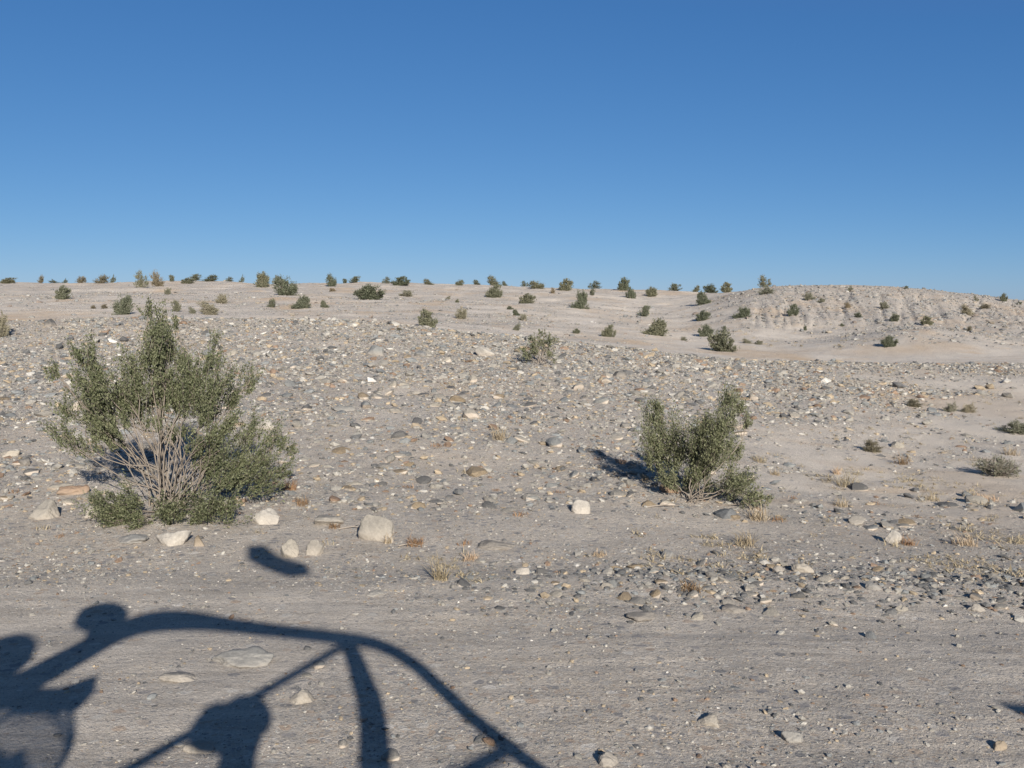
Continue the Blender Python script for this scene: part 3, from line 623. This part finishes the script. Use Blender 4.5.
SPECIAL = {(3, 338): 'grey green shrub cut by the left edge of the photo', (124, 315): 'round dark shrub standing behind the tip of the large creosote bush', (721, 352): 'largest dark green shrub in the wash, below the gap in the hills',
 (371, 300): 'wide low dark shrub left of centre on the rise', (285, 296): 'large dark shrub left of centre, its crown breaking the skyline', (656, 336): 'broad dark shrub in the wash left of the largest one', (890, 347): 'dark shrub at the foot of the small mound at right',
 (427, 328): 'upright green shrub just behind the top edge of the gravel slope', (608, 337): 'compact dark shrub in the wash with a shadow to its left', (580, 309): 'tall rounded dark shrub on the slope right of centre',
 (872, 452): 'low reddish brown bush on the sand above the straw tufts', (914, 407): 'low brown bush at the edge of the far gravel tongue', (950, 412): 'pale grey shrub on right sand, left one of a pair',
 (968, 413): 'pale grey shrub on right sand, right one of a pair', (1014, 433): 'pale shrub at the right edge of the photo on the sand flat', (705, 337): 'dark shrub touching the upper left of the largest wash shrub'}
for (kd, zn), lst in zb.items():
    lst.sort(); c = 0
    for b in lst:
        if (b[0], b[1]) in SPECIAL: ORD[(b[0], b[1])] = SPECIAL[(b[0], b[1])]
        else: ORD[(b[0], b[1])] = ('%s %s shrub from left, %s' % (ordinal(c), ADJ[kd], zn)).replace('first dense', 'first dense'); c += 1
rb = rs(99)
for i, (px, py, w, h, kd) in enumerate(BUSH):
    p = hit(px, py - .5, 15 if py < 350 else 0); s = p.y / F
    me = KIND[kd][rb.randint(len(KIND[kd]))]
    o = link('desert_shrub', me); ww = w * s * 1.08
    o.location = (p.x, p.y, p.z - .02); o.scale = (ww, ww * .9, h * s * (1.05 if p.y < 60 else 1.12)); o.rotation_euler = (0, 0, rb.uniform(-.5, .5) + (math.pi if rb.rand() < .5 else 0))
    tag(o, ORD[(px, py)], 'shrub', 'desert shrubs ' + zone(px, py))
# sparse shrub on the slope top in the middle, twiggy mound at the right edge: near enough for parts
def parted(px, py, w, h, ntips, seed, mats, label, **k):
    p = hit(px, py); s = p.y / F; r = rs(seed); tips = []
    for q in range(ntips):
        a = r.uniform(0, 6.283); el = math.asin(r.uniform(.2, 1)); m = r.uniform(.6, 1)
        tips.append((w * s * .48 * math.cos(a) * math.cos(el) * m, w * s * .40 * math.sin(a) * math.cos(el) * m, h * s * math.sin(el) * m * .95, 1))
    lines, LP, LD = spray_shrub(seed, tips, .05, .02, k.get('twig', .18), k.get('ntw', 22), k.get('nlf', 9), k.get('sr', .008), bare=k.get('bare', .4), spread=1.3)
    return shrub_object('desert_shrub', p, lines, LP, LD, k.get('leaf', .035), mats, seed, label)
parted(541, 364, 46, 36, 26, 801, (M_LEAF, M_STEM), 'sparse twiggy grey green shrub on the gravel slope top, right of centre', nlf=12, ntw=24, bare=.5)
parted(604, 0 + 333, 1, 1, 2, 802, (M_LEAF, M_STEM), 'x') if False else None
parted(998, 475, 54, 20, 60, 803, (M_LEAFG, M_STEMD), 'low twiggy grey brown bush on the sand at the right edge', nlf=6, ntw=30, bare=.2, leaf=.022, twig=.12, sr=.006)

# ------------------------------------------------------------------ dry grass
def tuft_mesh(seed, n, w, h):
    r = rs(seed); V = []; Fc = []
    for k in range(n):
        b = np.array([float(np.clip(r.normal(0, w * .22), -w * .34, w * .34)), float(np.clip(r.normal(0, w * .22), -w * .34, w * .34)), -.005]); a = r.uniform(0, 6.283); ln = h * 1.15 * r.uniform(.2, 1.0) ** 1.3; lean = r.uniform(.1, 1.1)
        d = np.array([math.cos(a) * lean, math.sin(a) * lean, 1]); d /= np.linalg.norm(d)
        sd = np.array([-math.sin(a + r.uniform(-1, 1)), math.cos(a), 0]) * .0024
        m = b + d * ln * .55; e = m + (d + np.array([math.cos(a) * .5, math.sin(a) * .5, -.35])) * ln * .4
        o = len(V); V += [b - sd, b + sd, m + sd * .8, m - sd * .8, e + sd * .3, e - sd * .3]; Fc += [[o, o + 1, o + 2, o + 3], [o + 3, o + 2, o + 4, o + 5]]
    t = np.repeat(r.uniform(0, 1, n), 6); return np.array(V), np.array(Fc), np.stack([t, t, t], -1)
TUFT = [(848, 486, 26, 20, 'straw tuft above the white rock on the sand, the tallest at right'), (838, 474, 10, 10, 'small straw tuft left of and above the tallest one at right'), (902, 464, 18, 16, 'straw tuft right of the reddish brown bush'),
        (1012, 455, 16, 12, 'straw tuft just above the twiggy bush at the right edge'), (840, 506, 16, 12, 'thin straw tuft below the tallest one'), (500, 440, 18, 22, 'pale straw tuft in the middle of the gravel slope'),
        (441, 580, 16, 34, 'tall thin pale grass stalks by the track, below the large boulder'), (388, 543, 10, 12, 'little straw tuft at the foot of the large grey boulder'), (415, 545, 20, 12, 'rusty straw tuft right of the large grey boulder'),
        (758, 520, 20, 22, 'straw tuft under the right side of the smaller creosote bush'), (745, 545, 22, 18, 'straw tuft below the smaller creosote bush'), (908, 545, 16, 12, 'rusty tuft against the right side of the round white rock'),
        (930, 500, 22, 10, 'flattened straw tuft on the sand at far right'), (985, 500, 24, 9, 'low straw tuft below the twiggy bush at the right edge'), (965, 545, 26, 16, 'faint straw tuft on the sand right of the round white rock'),
        (760, 462, 14, 10, 'small straw tuft right of the smaller creosote bush'), (775, 475, 12, 8, 'tiny straw tuft on the slope right of the smaller creosote bush'), (690, 590, 24, 12, 'rusty straw tuft on the stones at the track edge'),
        (600, 556, 18, 8, 'low straw tuft right of the long dark slab'), (470, 560, 16, 10, 'low straw tuft left of the long dark slab'), (335, 528, 14, 8, 'rusty tuft right of the low pale rock'),
        (290, 490, 14, 16, 'brown tuft at the right tip of the large creosote bush'), (303, 505, 14, 12, 'brown tuft below the right tip of the large creosote bush')]
for i, (px, py, w, h, lab) in enumerate(TUFT):
    p = hit(px, py); s = p.y / F; V, Fc, C = tuft_mesh(900 + i, int(45 + w * 3.5), w * s * 1.1, h * s * 1.1)
    mt = M_WEED if ('rust' in lab or 'brown' in lab) else M_GRASS
    o = link('grass_tuft', mesh_np('grass_tuft', V, Fc, [mt], col={'tint': C})); o.location = p; tag(o, lab, 'grass tuft')
def litter():   # dead stubble, twigs and tiny dry plants, uncountable
    r = rs(950); V = []; Fc = []; C = []; off = 0
    n = 1700; y = np.sqrt(r.uniform(6.0 ** 2, 26 ** 2, n)); x = r.uniform(-.7, .7, n) * y
    dens = .10 + .9 * np.clip(fbm(x * .45, y * .30, 61, 4) * 1.8 + .1, 0, 1) * (.5 + .8 * sstep(.05, .35, x / y)); k = r.uniform(0, 1, n) < dens; x, y = x[k], y[k]
    base = [tuft_mesh(960 + i, 22, .10, .07) for i in range(8)]
    for a, b in zip(x, y):
        v, f, c = base[r.randint(8)]; s = r.uniform(.5, 1.7); th = r.uniform(0, 6.28); R = np.array([[math.cos(th), -math.sin(th), 0], [math.sin(th), math.cos(th), 0], [0, 0, .65]])
        V.append((v * s) @ R.T + np.array([a, b, float(Hf(a, b))])); Fc.append(f + off); C.append(c); off += len(v)
    for (ax_, ay_, bx_, by_, m_) in ((900, 478, 995, 500, 70), (845, 465, 930, 490, 50), (770, 455, 860, 500, 40), (690, 535, 765, 560, 45), (905, 558, 1030, 580, 60), (640, 560, 760, 575, 40), (420, 560, 500, 578, 25), (860, 425, 1000, 470, 40), (930, 520, 1030, 545, 40), (700, 338, 860, 346, 40)):
        for q_ in range(int(m_ * .55)):
            u_ = r.uniform(); p_ = hit(ax_ + (bx_ - ax_) * u_ + r.normal(0, 7), ay_ + (by_ - ay_) * u_ + r.normal(0, 4.5)); v, f, c = base[r.randint(8)]; s = r.uniform(.4, 1.5) * max(1, p_.y / 14)
            V.append(v * s * np.array([1.4, 1, .6]) + np.array(p_)); Fc.append(f + off); C.append(c); off += len(v)
    me = mesh_np('dry_stubble', np.concatenate(V), np.concatenate(Fc), [M_GRASS], col={'tint': np.concatenate(C)})
    tag(link('dry_stubble', me), 'short dead grass and dry stubble scattered between the stones', 'dry grass', kind='stuff')
litter()
def weeds():
    r = rs(980); V = []; Fc = []; C = []; off = 0
    n = 420; y = np.sqrt(r.uniform(6.6 ** 2, 22 ** 2, n)); x = r.uniform(-.6, .6, n) * y
    k = r.uniform(0, 1, n) < np.clip(.25 + fbm(x * .5, y * .4, 91, 3) * 1.6, 0, 1); base = [tuft_mesh(985 + i, 40, .11, .05) for i in range(6)]
    for a, b in zip(x[k], y[k]):
        v, f, c = base[r.randint(6)]; s = r.uniform(.4, 1.6); th = r.uniform(0, 6.28); R_ = np.array([[math.cos(th), -math.sin(th), 0], [math.sin(th), math.cos(th), 0], [0, 0, .8]])
        V.append((v * s) @ R_.T + np.array([a, b, float(Hf(a, b))])); Fc.append(f + off); C.append(c); off += len(v)
    me = mesh_np('dead_weeds', np.concatenate(V), np.concatenate(Fc), [M_WEED], col={'tint': np.concatenate(C)})
    tag(link('dead_weeds', me), 'small rusty brown dead weeds scattered over the gravel slope', 'dead weeds', kind='stuff')
weeds()
tw = []; r = rs(970)
for px, py, L in ((665, 508, .30), (410, 547, .16), (352, 530, .2)):
    p = hit(px, py); a = r.uniform(-.3, .3); q = np.array([[-L / 2, 0, .008], [0, .02, .02], [L / 2, L * a * .5, .01]])
    V, Q = tubes([(q, np.array([.006, .005, .002])), (np.array([[0, .02, .02], [L * .2, .07, .03]]), np.array([.004, .002]))], 5)
    o = link('fallen_twig', mesh_np('fallen_twig', V, Q, [M_STEM], smooth=True)); o.location = p
    tag(o, {665: 'bleached fallen twig at the foot of the smaller creosote bush', 410: 'short bleached twig right of the large grey boulder', 352: 'bleached twig left of the large grey boulder', 500: 'bleached twig below the long dark slab'}[px], 'twig')

# ------------------------------------------------------------------ the buggy behind the viewer, whose cage throws the shadow
M_CAGE = plain('black_cage_paint', (.03, .03, .033), .4); M_BODY = plain('dusty_body_panel', (.35, .05, .03), .45); M_SEAT = plain('black_vinyl', (.04, .04, .045), .6)
M_TYRE = plain('tyre_rubber', (.03, .03, .03), .85); M_RIM = plain('rim_alloy', (.5, .5, .5), .35, 1); M_FLAG = plain('orange_flag_cloth', (.75, .20, .04), .8, 0, 8, .15)
M_CLOTH = plain('driver_jacket', (.10, .12, .16), .9); M_HELM = plain('helmet_shell', (.12, .12, .13), .25); M_VISOR = plain('visor', (.02, .02, .025), .1); M_LENS = plain('lamp_lens', (.6, .6, .58), .15)
M_JEAN = plain('jeans', (.06, .08, .13), .9)
def sh(px, py, yp):          # the point on the plane y = yp whose shadow falls at this place on the track
    g = hit(px, py); k = (g.y - yp) / -to_sun.y
    return np.array([g.x + to_sun.x * k, yp, g.z + to_sun.z * k])
NEAR = -.17; FAR = -1.35
buggy = empty('dune_buggy', (0.6, -.75, 0))
OFF = np.array([.6, -.75, 0])
def smooth_line(P, n=6):
    P = np.array(P, float); out = []
    for i in range(len(P) - 1):
        p0, p1, p2, p3 = P[max(i - 1, 0)], P[i], P[i + 1], P[min(i + 2, len(P) - 1)]
        for u in np.arange(n) / n:
            out.append(.5 * (2 * p1 + (p2 - p0) * u + (2 * p0 - 5 * p1 + 4 * p2 - p3) * u * u + (3 * p1 - p0 - 3 * p2 + p3) * u ** 3))
    out.append(P[-1]); return np.array(out)
def bpart(name, lines, mat, sides=10, parent=None, off=OFF):
    lines = [(np.asarray(P) - off, R) for P, R in lines]; V, Q = tubes(lines, sides)
    return link(name, mesh_np(name, V, Q, [mat], smooth=True), parent or buggy)
top = smooth_line([sh(*q, NEAR) for q in ((-60, 712), (0, 694), (45, 672), (85, 650), (120, 632), (155, 622), (200, 622), (260, 629), (330, 637), (375, 644), (410, 662), (435, 683), (470, 716), (515, 752), (545, 776))])
front_end = top[-1]; a_low = np.array([1.75, NEAR, .95]); rear_low = np.array([-2.0, NEAR, .9])
cage = [(top, np.interp(top[:, 0], [top[0, 0], top[0, 0] + .9, top[0, 0] + 1.15, .2, 1.0], [.075, .07, .05, .043, .034])), (np.array([front_end, a_low, [2.6, NEAR - .1, .7]]), .028), (np.array([top[0], [-2.0, NEAR, 1.2], [-2.1, NEAR, .6]]), .028)]
bp0, bp1 = sh(349, 642, NEAR), sh(374, 768, NEAR)
bpm = [sh(346, 638, NEAR), sh(358, 668, NEAR), sh(369, 700, NEAR), sh(374, 735, NEAR), sh(375, 770, NEAR)]
for dx in (-.024, .024): cage.append((np.array([q + [dx * k, 0, 0] for q, k in zip(bpm, (.2, .6, 1, 1.1, 1.1))] + [[bp1[0] + dx + .02, NEAR, .45]]), .034))
br0, br1 = sh(345, 645, NEAR), sh(150, 757, NEAR); dd = (br1 - br0)
cage.append((np.array([br0, br0 + dd * .5, br0 + dd * 1.0, br0 + dd * 1.9]), .021))
c0, c1 = sh(515, 745, NEAR), sh(455, 778, NEAR); cage.append((np.array([c0, c1, c1 + (c1 - c0) * 3]), .024))
def farside(P): # the other side of the cage sits lower and leans in
    Q = np.array(P, float).copy(); Q[:, 1] = FAR; Q[:, 2] = np.minimum(Q[:, 2] - .2, 1.95); return Q
for P, R in list(cage): cage.append((farside(P), R))
for x in (-1.9, 1.75, 2.5): cage.append((np.array([[x, NEAR, .6 + .3 * (x < 2)], [x, FAR, .6 + .3 * (x < 2)]]), .025))
bpart('roll_cage', cage, M_CAGE, 10)
def box_prism(name, poly, y0, y1, mat, parent=None, off=OFF, bev=.02):
    import bmesh
    bm = bmesh.new(); f = [bm.verts.new((x - off[0], y0 - off[1], z - off[2])) for x, z in poly]; fc = bm.faces.new(f)
    e = bmesh.ops.extrude_face_region(bm, geom=[fc]); vs = [g for g in e['geom'] if isinstance(g, bmesh.types.BMVert)]
    bmesh.ops.translate(bm, verts=vs, vec=(0, y1 - y0, 0)); bmesh.ops.recalc_face_normals(bm, faces=bm.faces)
    if bev: bmesh.ops.bevel(bm, geom=list(bm.edges), offset=bev, segments=2, affect='EDGES', clamp_overlap=True)
    me = bpy.data.meshes.new(name); bm.to_mesh(me); bm.free(); me.materials.append(mat); return link(name, me, parent or buggy)
box_prism('body_tub', [(-2.5, .48), (-2.55, 1.05), (-2.3, 1.10), (-1.2, .92), (1.2, .90), (1.7, 1.18), (2.9, .95), (3.3, .75), (3.2, .46)], -1.28, -.24, M_BODY)
def wheel(x, y, R, w):
    wr = empty('wheel', (x - OFF[0], y - OFF[1], R)); wr.parent = buggy
    a = np.linspace(0, 2 * np.pi, 29); prof = [(R * .60, -w / 2), (R * .9, -w / 2), (R, -w * .35), (R, w * .35), (R * .9, w / 2), (R * .60, w / 2)]
    V = np.array([[math.cos(t) * pr, py, math.sin(t) * pr] for t in a[:-1] for pr, py in prof]); n = len(prof)
    Q = [[i * n + j, ((i + 1) % 28) * n + j, ((i + 1) % 28) * n + (j + 1) % n, i * n + (j + 1) % n] for i in range(28) for j in range(n)]
    link('tyre', mesh_np('tyre', V, Q, [M_TYRE], smooth=False), wr)
    prof = [(.02, -w * .12), (R * .25, -w * .2), (R * .5, -w * .1), (R * .61, -w * .45), (R * .61, w * .45), (R * .5, w * .1), (R * .25, w * .2), (.02, w * .12)]; n = len(prof)
    V = np.array([[math.cos(t) * pr, py, math.sin(t) * pr] for t in a[:-1] for pr, py in prof])
    Q = [[i * n + j, ((i + 1) % 28) * n + j, ((i + 1) % 28) * n + (j + 1) % n, i * n + (j + 1) % n] for i in range(28) for j in range(n)]
    link('rim', mesh_np('rim', V, Q, [M_RIM], smooth=False), wr)
for x in (-1.75, 2.75):
    for y in (-.12, -1.42): wheel(x, y, .42, .26)
bpart('axles', [(np.array([[x, -.2, .42], [x, -1.34, .42]]), .04) for x in (-1.75, 2.75)], M_CAGE)
def seat(poly, y0, y1): return box_prism('seat', poly, y0, y1, M_SEAT, bev=.03)
hx0, hx1 = sh(-6, 664, -.52), sh(247, 726, -.42)
for x0, y0, zt in ((hx0[0], -.52, hx0[2]), (hx0[0], -1.08, hx0[2] - .1), (hx1[0], -.44, hx1[2]), (hx1[0], -1.02, hx1[2] - .15)):
    zb_ = zt - .84
    seat([(x0 - .30, zb_ - .12), (x0 + .30, zb_ - .08), (x0 + .30, zb_), (x0 - .12, zb_), (x0 - .10, zt - .36), (x0 - .19, zt - .36)], y0 - .20, y0 + .20)
box_prism('shadow_panel', [(q[0], q[2]) for q in (sh(*v_, NEAR) for v_ in ((-70, 700), (0, 688), (60, 688), (97, 675), (95, 692), (78, 711), (20, 716), (0, 708), (-70, 735)))], NEAR - .012, NEAR + .012, M_BODY, bev=.004)  # added panel, outline traced to cast the solid slab of shadow
hr = [sh(*v_, -.46) for v_ in ((194, 722), (202, 711), (228, 713), (240, 708), (240, 742), (222, 746), (197, 741))]
box_prism('headrest', [(q[0], q[2]) for q in hr], -.58, -.34, M_SEAT, bev=.02)
# round driving lamp on the near rail
lc = sh(101, 617, NEAR); lr = .115
V, Fc = ico(3); V = V * np.array([.15, .09, .105]); V[:, 0] = np.maximum(V[:, 0], -.13)
lamp = link('driving_lamp', mesh_np('driving_lamp', V, Fc, [M_HELM], smooth=True), buggy); lamp.location = Vector(lc - OFF)
bpart('lamp_bracket', [(np.array([lc + [0, 0, -.08], lc + [.03, 0, -.2]]), .045)], M_CAGE)
# whip with its flag, and a front pennant
yf = -.95; fp = [sh(*q, yf) for q in ((246, 547), (264, 545), (279, 555), (306, 565), (311, 575), (290, 577), (266, 571), (247, 560))]
def cloth_piece(name, poly, y, waves):
    c = np.mean(poly, 0); n = len(poly); V = []; Q = []; K = 5
    for side in (-.0025, .0025):
        for k in range(K + 1):
            for q in poly:
                pt = c + (np.array(q) - c) * (k / K); V.append([pt[0], y + side + waves * math.sin(pt[0] * 18 + pt[2] * 5), pt[2]])
    m = (K + 1) * n
    for sdi in (0, 1):
        for k in range(K):
            for j in range(n):
                a, b = sdi * m + k * n + j, sdi * m + k * n + (j + 1) % n; Q.append([a, b, b + n, a + n] if sdi else [a, a + n, b + n, b])
    for j in range(n): a, b = K * n + j, K * n + (j + 1) % n; Q.append([a, b, b + m, a + m])
    return link(name, mesh_np(name, np.array(V) - OFF, Q, [M_FLAG], smooth=True), buggy)
cloth_piece('whip_flag', fp, yf, .02)
e = fp[4]
bpart('whip_antenna', [(np.array([[e[0] + .02, yf, .8], [e[0] + .01, yf, 1.8], [fp[3][0] + .012, yf, fp[3][2] + .10]]), .002)], M_CAGE, 6)
q1, q2, q3 = sh(995, 702, NEAR), sh(1032, 704, NEAR), sh(1032, 722, NEAR)
q2 = q1 + (q2 - q1) * 1.6; q3 = q1 + (q3 - q1) * 1.6
cloth_piece('front_pennant', [q1, (q1 + q2) / 2, q2, q3, (q1 + q3) / 2], NEAR, .01)
bpart('pennant_pole', [(np.array([[3.28, NEAR - .12, .5], [q2[0] + .0, NEAR, 1.2], [q2[0] + .005, NEAR, q2[2] + .03]]), .008)], M_CAGE, 6)
bpart('front_bumper', [(np.array([[2.9, -.35, .5], [3.42, -.4, .5], [3.45, -.75, .52], [3.42, -1.1, .5], [2.9, -1.15, .5]]), .03)], M_CAGE)
# steering wheel of the driver: a tilted ring
a = np.linspace(0, 2 * np.pi, 33); cw = sh(20, 752, -.50)
ring = np.stack([cw[0] + .19 * np.cos(a), cw[1] + .07 * np.cos(a + 2.2), cw[2] + .19 * np.sin(a)], -1)
sw = bpart('steering_wheel', [(ring, .011)] + [(np.array([cw, ring[k]]), .008) for k in (20, 24, 28)], M_SEAT, 6)
m_, n_, l_, b_ = newmat('smoked_screen', .2); b_.inputs['Base Color'].default_value = (.12, .10, .07, 1)
tr_ = n_.new('ShaderNodeBsdfTransparent'); xs_ = n_.new('ShaderNodeMixShader'); xs_.inputs[0].default_value = .42
l_.new(tr_.outputs[0], xs_.inputs[1]); l_.new(b_.outputs[0], xs_.inputs[2]); l_.new(xs_.outputs[0], n_['Material Output'].inputs[0])
sc_ = sh(12, 750, NEAR); aa = np.linspace(0, 2 * np.pi, 33)[:-1]
box_prism('side_screen', [(sc_[0] + .215 * math.cos(t), sc_[2] + .20 * math.sin(t)) for t in aa], NEAR + .020, NEAR + .024, m_, bev=0)
rg = np.stack([sc_[0] + .215 * np.cos(np.append(aa, aa[:1])), np.full(33, NEAR + .022), sc_[2] + .20 * np.sin(np.append(aa, aa[:1]))], -1)
bpart('screen_frame', [(rg, .011)], M_CAGE, 6)
bpart('steering_column', [(np.array([cw, [cw[0] + .35, cw[1], .8]]), .02)], M_CAGE)
# the two people aboard
def person(hd, yd, hands, label, seat_z, elbow_out, helmet):
    hx, hz = hd[0], hd[2]; V = []; R = []; E = []
    def v(p, r): V.append(tuple(p)); R.append(r if isinstance(r, tuple) else (r, r)); return len(V) - 1
    def ch(i, pts):
        for p, r in pts: j = v(p, r); E.append((i, j)); i = j
        return i
    fx, fy = math.cos(hands['face']), math.sin(hands['face'])       # the way the chest looks
    sx, sy = -fy, fx
    def at(f, s_, z): return (hx + fx * f + sx * s_, yd + fy * f + sy * s_, z)
    hip = v(at(-.06, 0, hz - .72), (.16, .13))
    ch(hip, [(at(-.06, 0, hz - .56), (.15, .11)), (at(-.05, 0, hz - .40), (.16, .12)), (at(-.04, 0, hz - .28), (.15, .10)), (at(-.02, 0, hz - .16), (.06, .06)), (at(.0, 0, hz - .04), (.085, .09)), (at(.01, 0, hz + .05), (.08, .09))])
    for sgn in (1, -1):
        h = np.array(hands['at']) + np.array([sx, sy, 0]) * .085 * sgn
        sh_ = np.array(at(-.04, .19 * sgn, hz - .27)); el = (sh_ + h) / 2 + np.array([sx, sy, 0]) * elbow_out * sgn + np.array([0, 0, hands.get('drop', -.15)])
        dirn = (h - el) / np.linalg.norm(h - el)
        wr = h - dirn * .10
        i = ch(3, [(tuple(sh_), .070), (tuple((sh_ + el) / 2), .054), (tuple(el), .048), (tuple((el + wr) / 2), .042), (tuple(wr), .028), (tuple(h - dirn * .03), (.036, .020))])
        for f in range(4):
            b = h + np.array([0, 0, .032 - .021 * f]); inn = -np.array([sx, sy, 0]) * sgn
            ch(i, [(tuple(b + dirn * .01), .0095), (tuple(b + dirn * .035 + inn * .01), .0088), (tuple(b + dirn * .040 + inn * .032), .008), (tuple(b + dirn * .022 + inn * .040), .007)])
        ch(i, [(tuple(h - dirn * .03 + np.array([0, 0, -.035])), .011), (tuple(h + dirn * .005 + np.array([0, 0, -.048])), .009)])
        # legs point along the buggy
        p0 = np.array(at(-.06, 0, hz - .72)) + np.array([.06, .10 * sgn, -.01])
        ch(hip, [(tuple(p0), .09), (tuple(p0 + [.40, .03 * sgn, .05]), .062), (tuple(p0 + [.45, .03 * sgn, -.03]), .055), (tuple(p0 + [.56, .02 * sgn, -.30]), .040), (tuple(p0 + [.60, .02 * sgn, -.38]), .040), (tuple(p0 + [.72, .02 * sgn, -.385]), (.035, .025))])
    ch(6, [(at(.085, 0, hz - .01), .022), (at(.115, 0, hz - .025), .014)])      # nose
    for sgn in (1, -1): ch(6, [(at(.0, .10 * sgn, hz - .01), (.020, .012))])     # ears
    m_, n, l, b = newmat('clothes_and_skin', .85)
    geo = n.new('ShaderNodeNewGeometry'); sx_ = n.new('ShaderNodeSeparateXYZ'); l.new(geo.outputs['Position'], sx_.inputs[0]); z_ = sx_.outputs[2]
    wv = noise(n, l, geo.outputs['Position'], 18, 4)
    c_ = mixc(n, l, math_(n, l, 'GREATER_THAN', z_, float(hz - .66)), (.055, .07, .12), (.10, .12, .16))
    c_ = mixc(n, l, math_(n, l, 'GREATER_THAN', z_, float(hz - .185)), c_, (.42, .26, .19))
    l.new(mixc(n, l, .3, c_, ramp(n, l, wv, [(.3, g3(.7)), (.7, g3(1.2))]), 'MULTIPLY'), b.inputs['Base Color'])
    me = bpy.data.meshes.new('person'); me.from_pydata(V, E, []); me.materials.append(m_)
    o = link('person', me); m = o.modifiers.new('skin', 'SKIN'); m.use_smooth_shade = True
    for i, rr in enumerate(R): me.skin_vertices[0].data[i].radius = rr
    me.skin_vertices[0].data[0].use_root = True
    s_ = o.modifiers.new('sub', 'SUBSURF'); s_.levels = 1; s_.render_levels = 2
    tag(o, label, 'person')
    Vh, Fh = ico(4); Vh = Vh * (np.array([.150, .135, .145]) if helmet else np.array([.115, .10, .11]))
    Vh[:, 2] = np.maximum(Vh[:, 2], -.11 if helmet else -.02)
    rz = hands['face']
    hm = link('helmet' if helmet else 'cap', mesh_np('helmet' if helmet else 'cap', Vh, Fh, [M_HELM if helmet else M_JEAN], smooth=True), o); hm.location = (hx + .01 * fx, yd + .01 * fy, hz + .03); hm.rotation_euler = (0, 0, rz)
    if helmet:
        Vv, Fv = ico(4); Vv = Vv * np.array([.156, .125, .055]); vz = link('visor', mesh_np('visor', Vv, Fv, [M_VISOR], smooth=True), o); vz.location = (hx + .012, yd, hz + .015)
    return o
yd = -.52; hd = sh(-6, 664, yd); wz = sh(4, 778, yd)
person(hd, yd, {'face': 0.0, 'at': (wz[0], yd, wz[2])}, 'helmeted driver in a dark jacket seated in the buggy, shadow at left edge', 0, .10, True)
yq = -.42; hp = sh(241, 729, yq); hq = sh(207, 728, -.30)
ph = person(hp, yq, {'face': math.radians(20), 'at': (hp[0] + .22, -.36, hp[2] - .50)}, 'passenger in a cap seated in front, hands in lap, shadow at the bottom', 0, .06, False)
tag(buggy, 'open dune buggy with tube roll cage, lamp and flags, casting the shadow on the track', 'buggy')
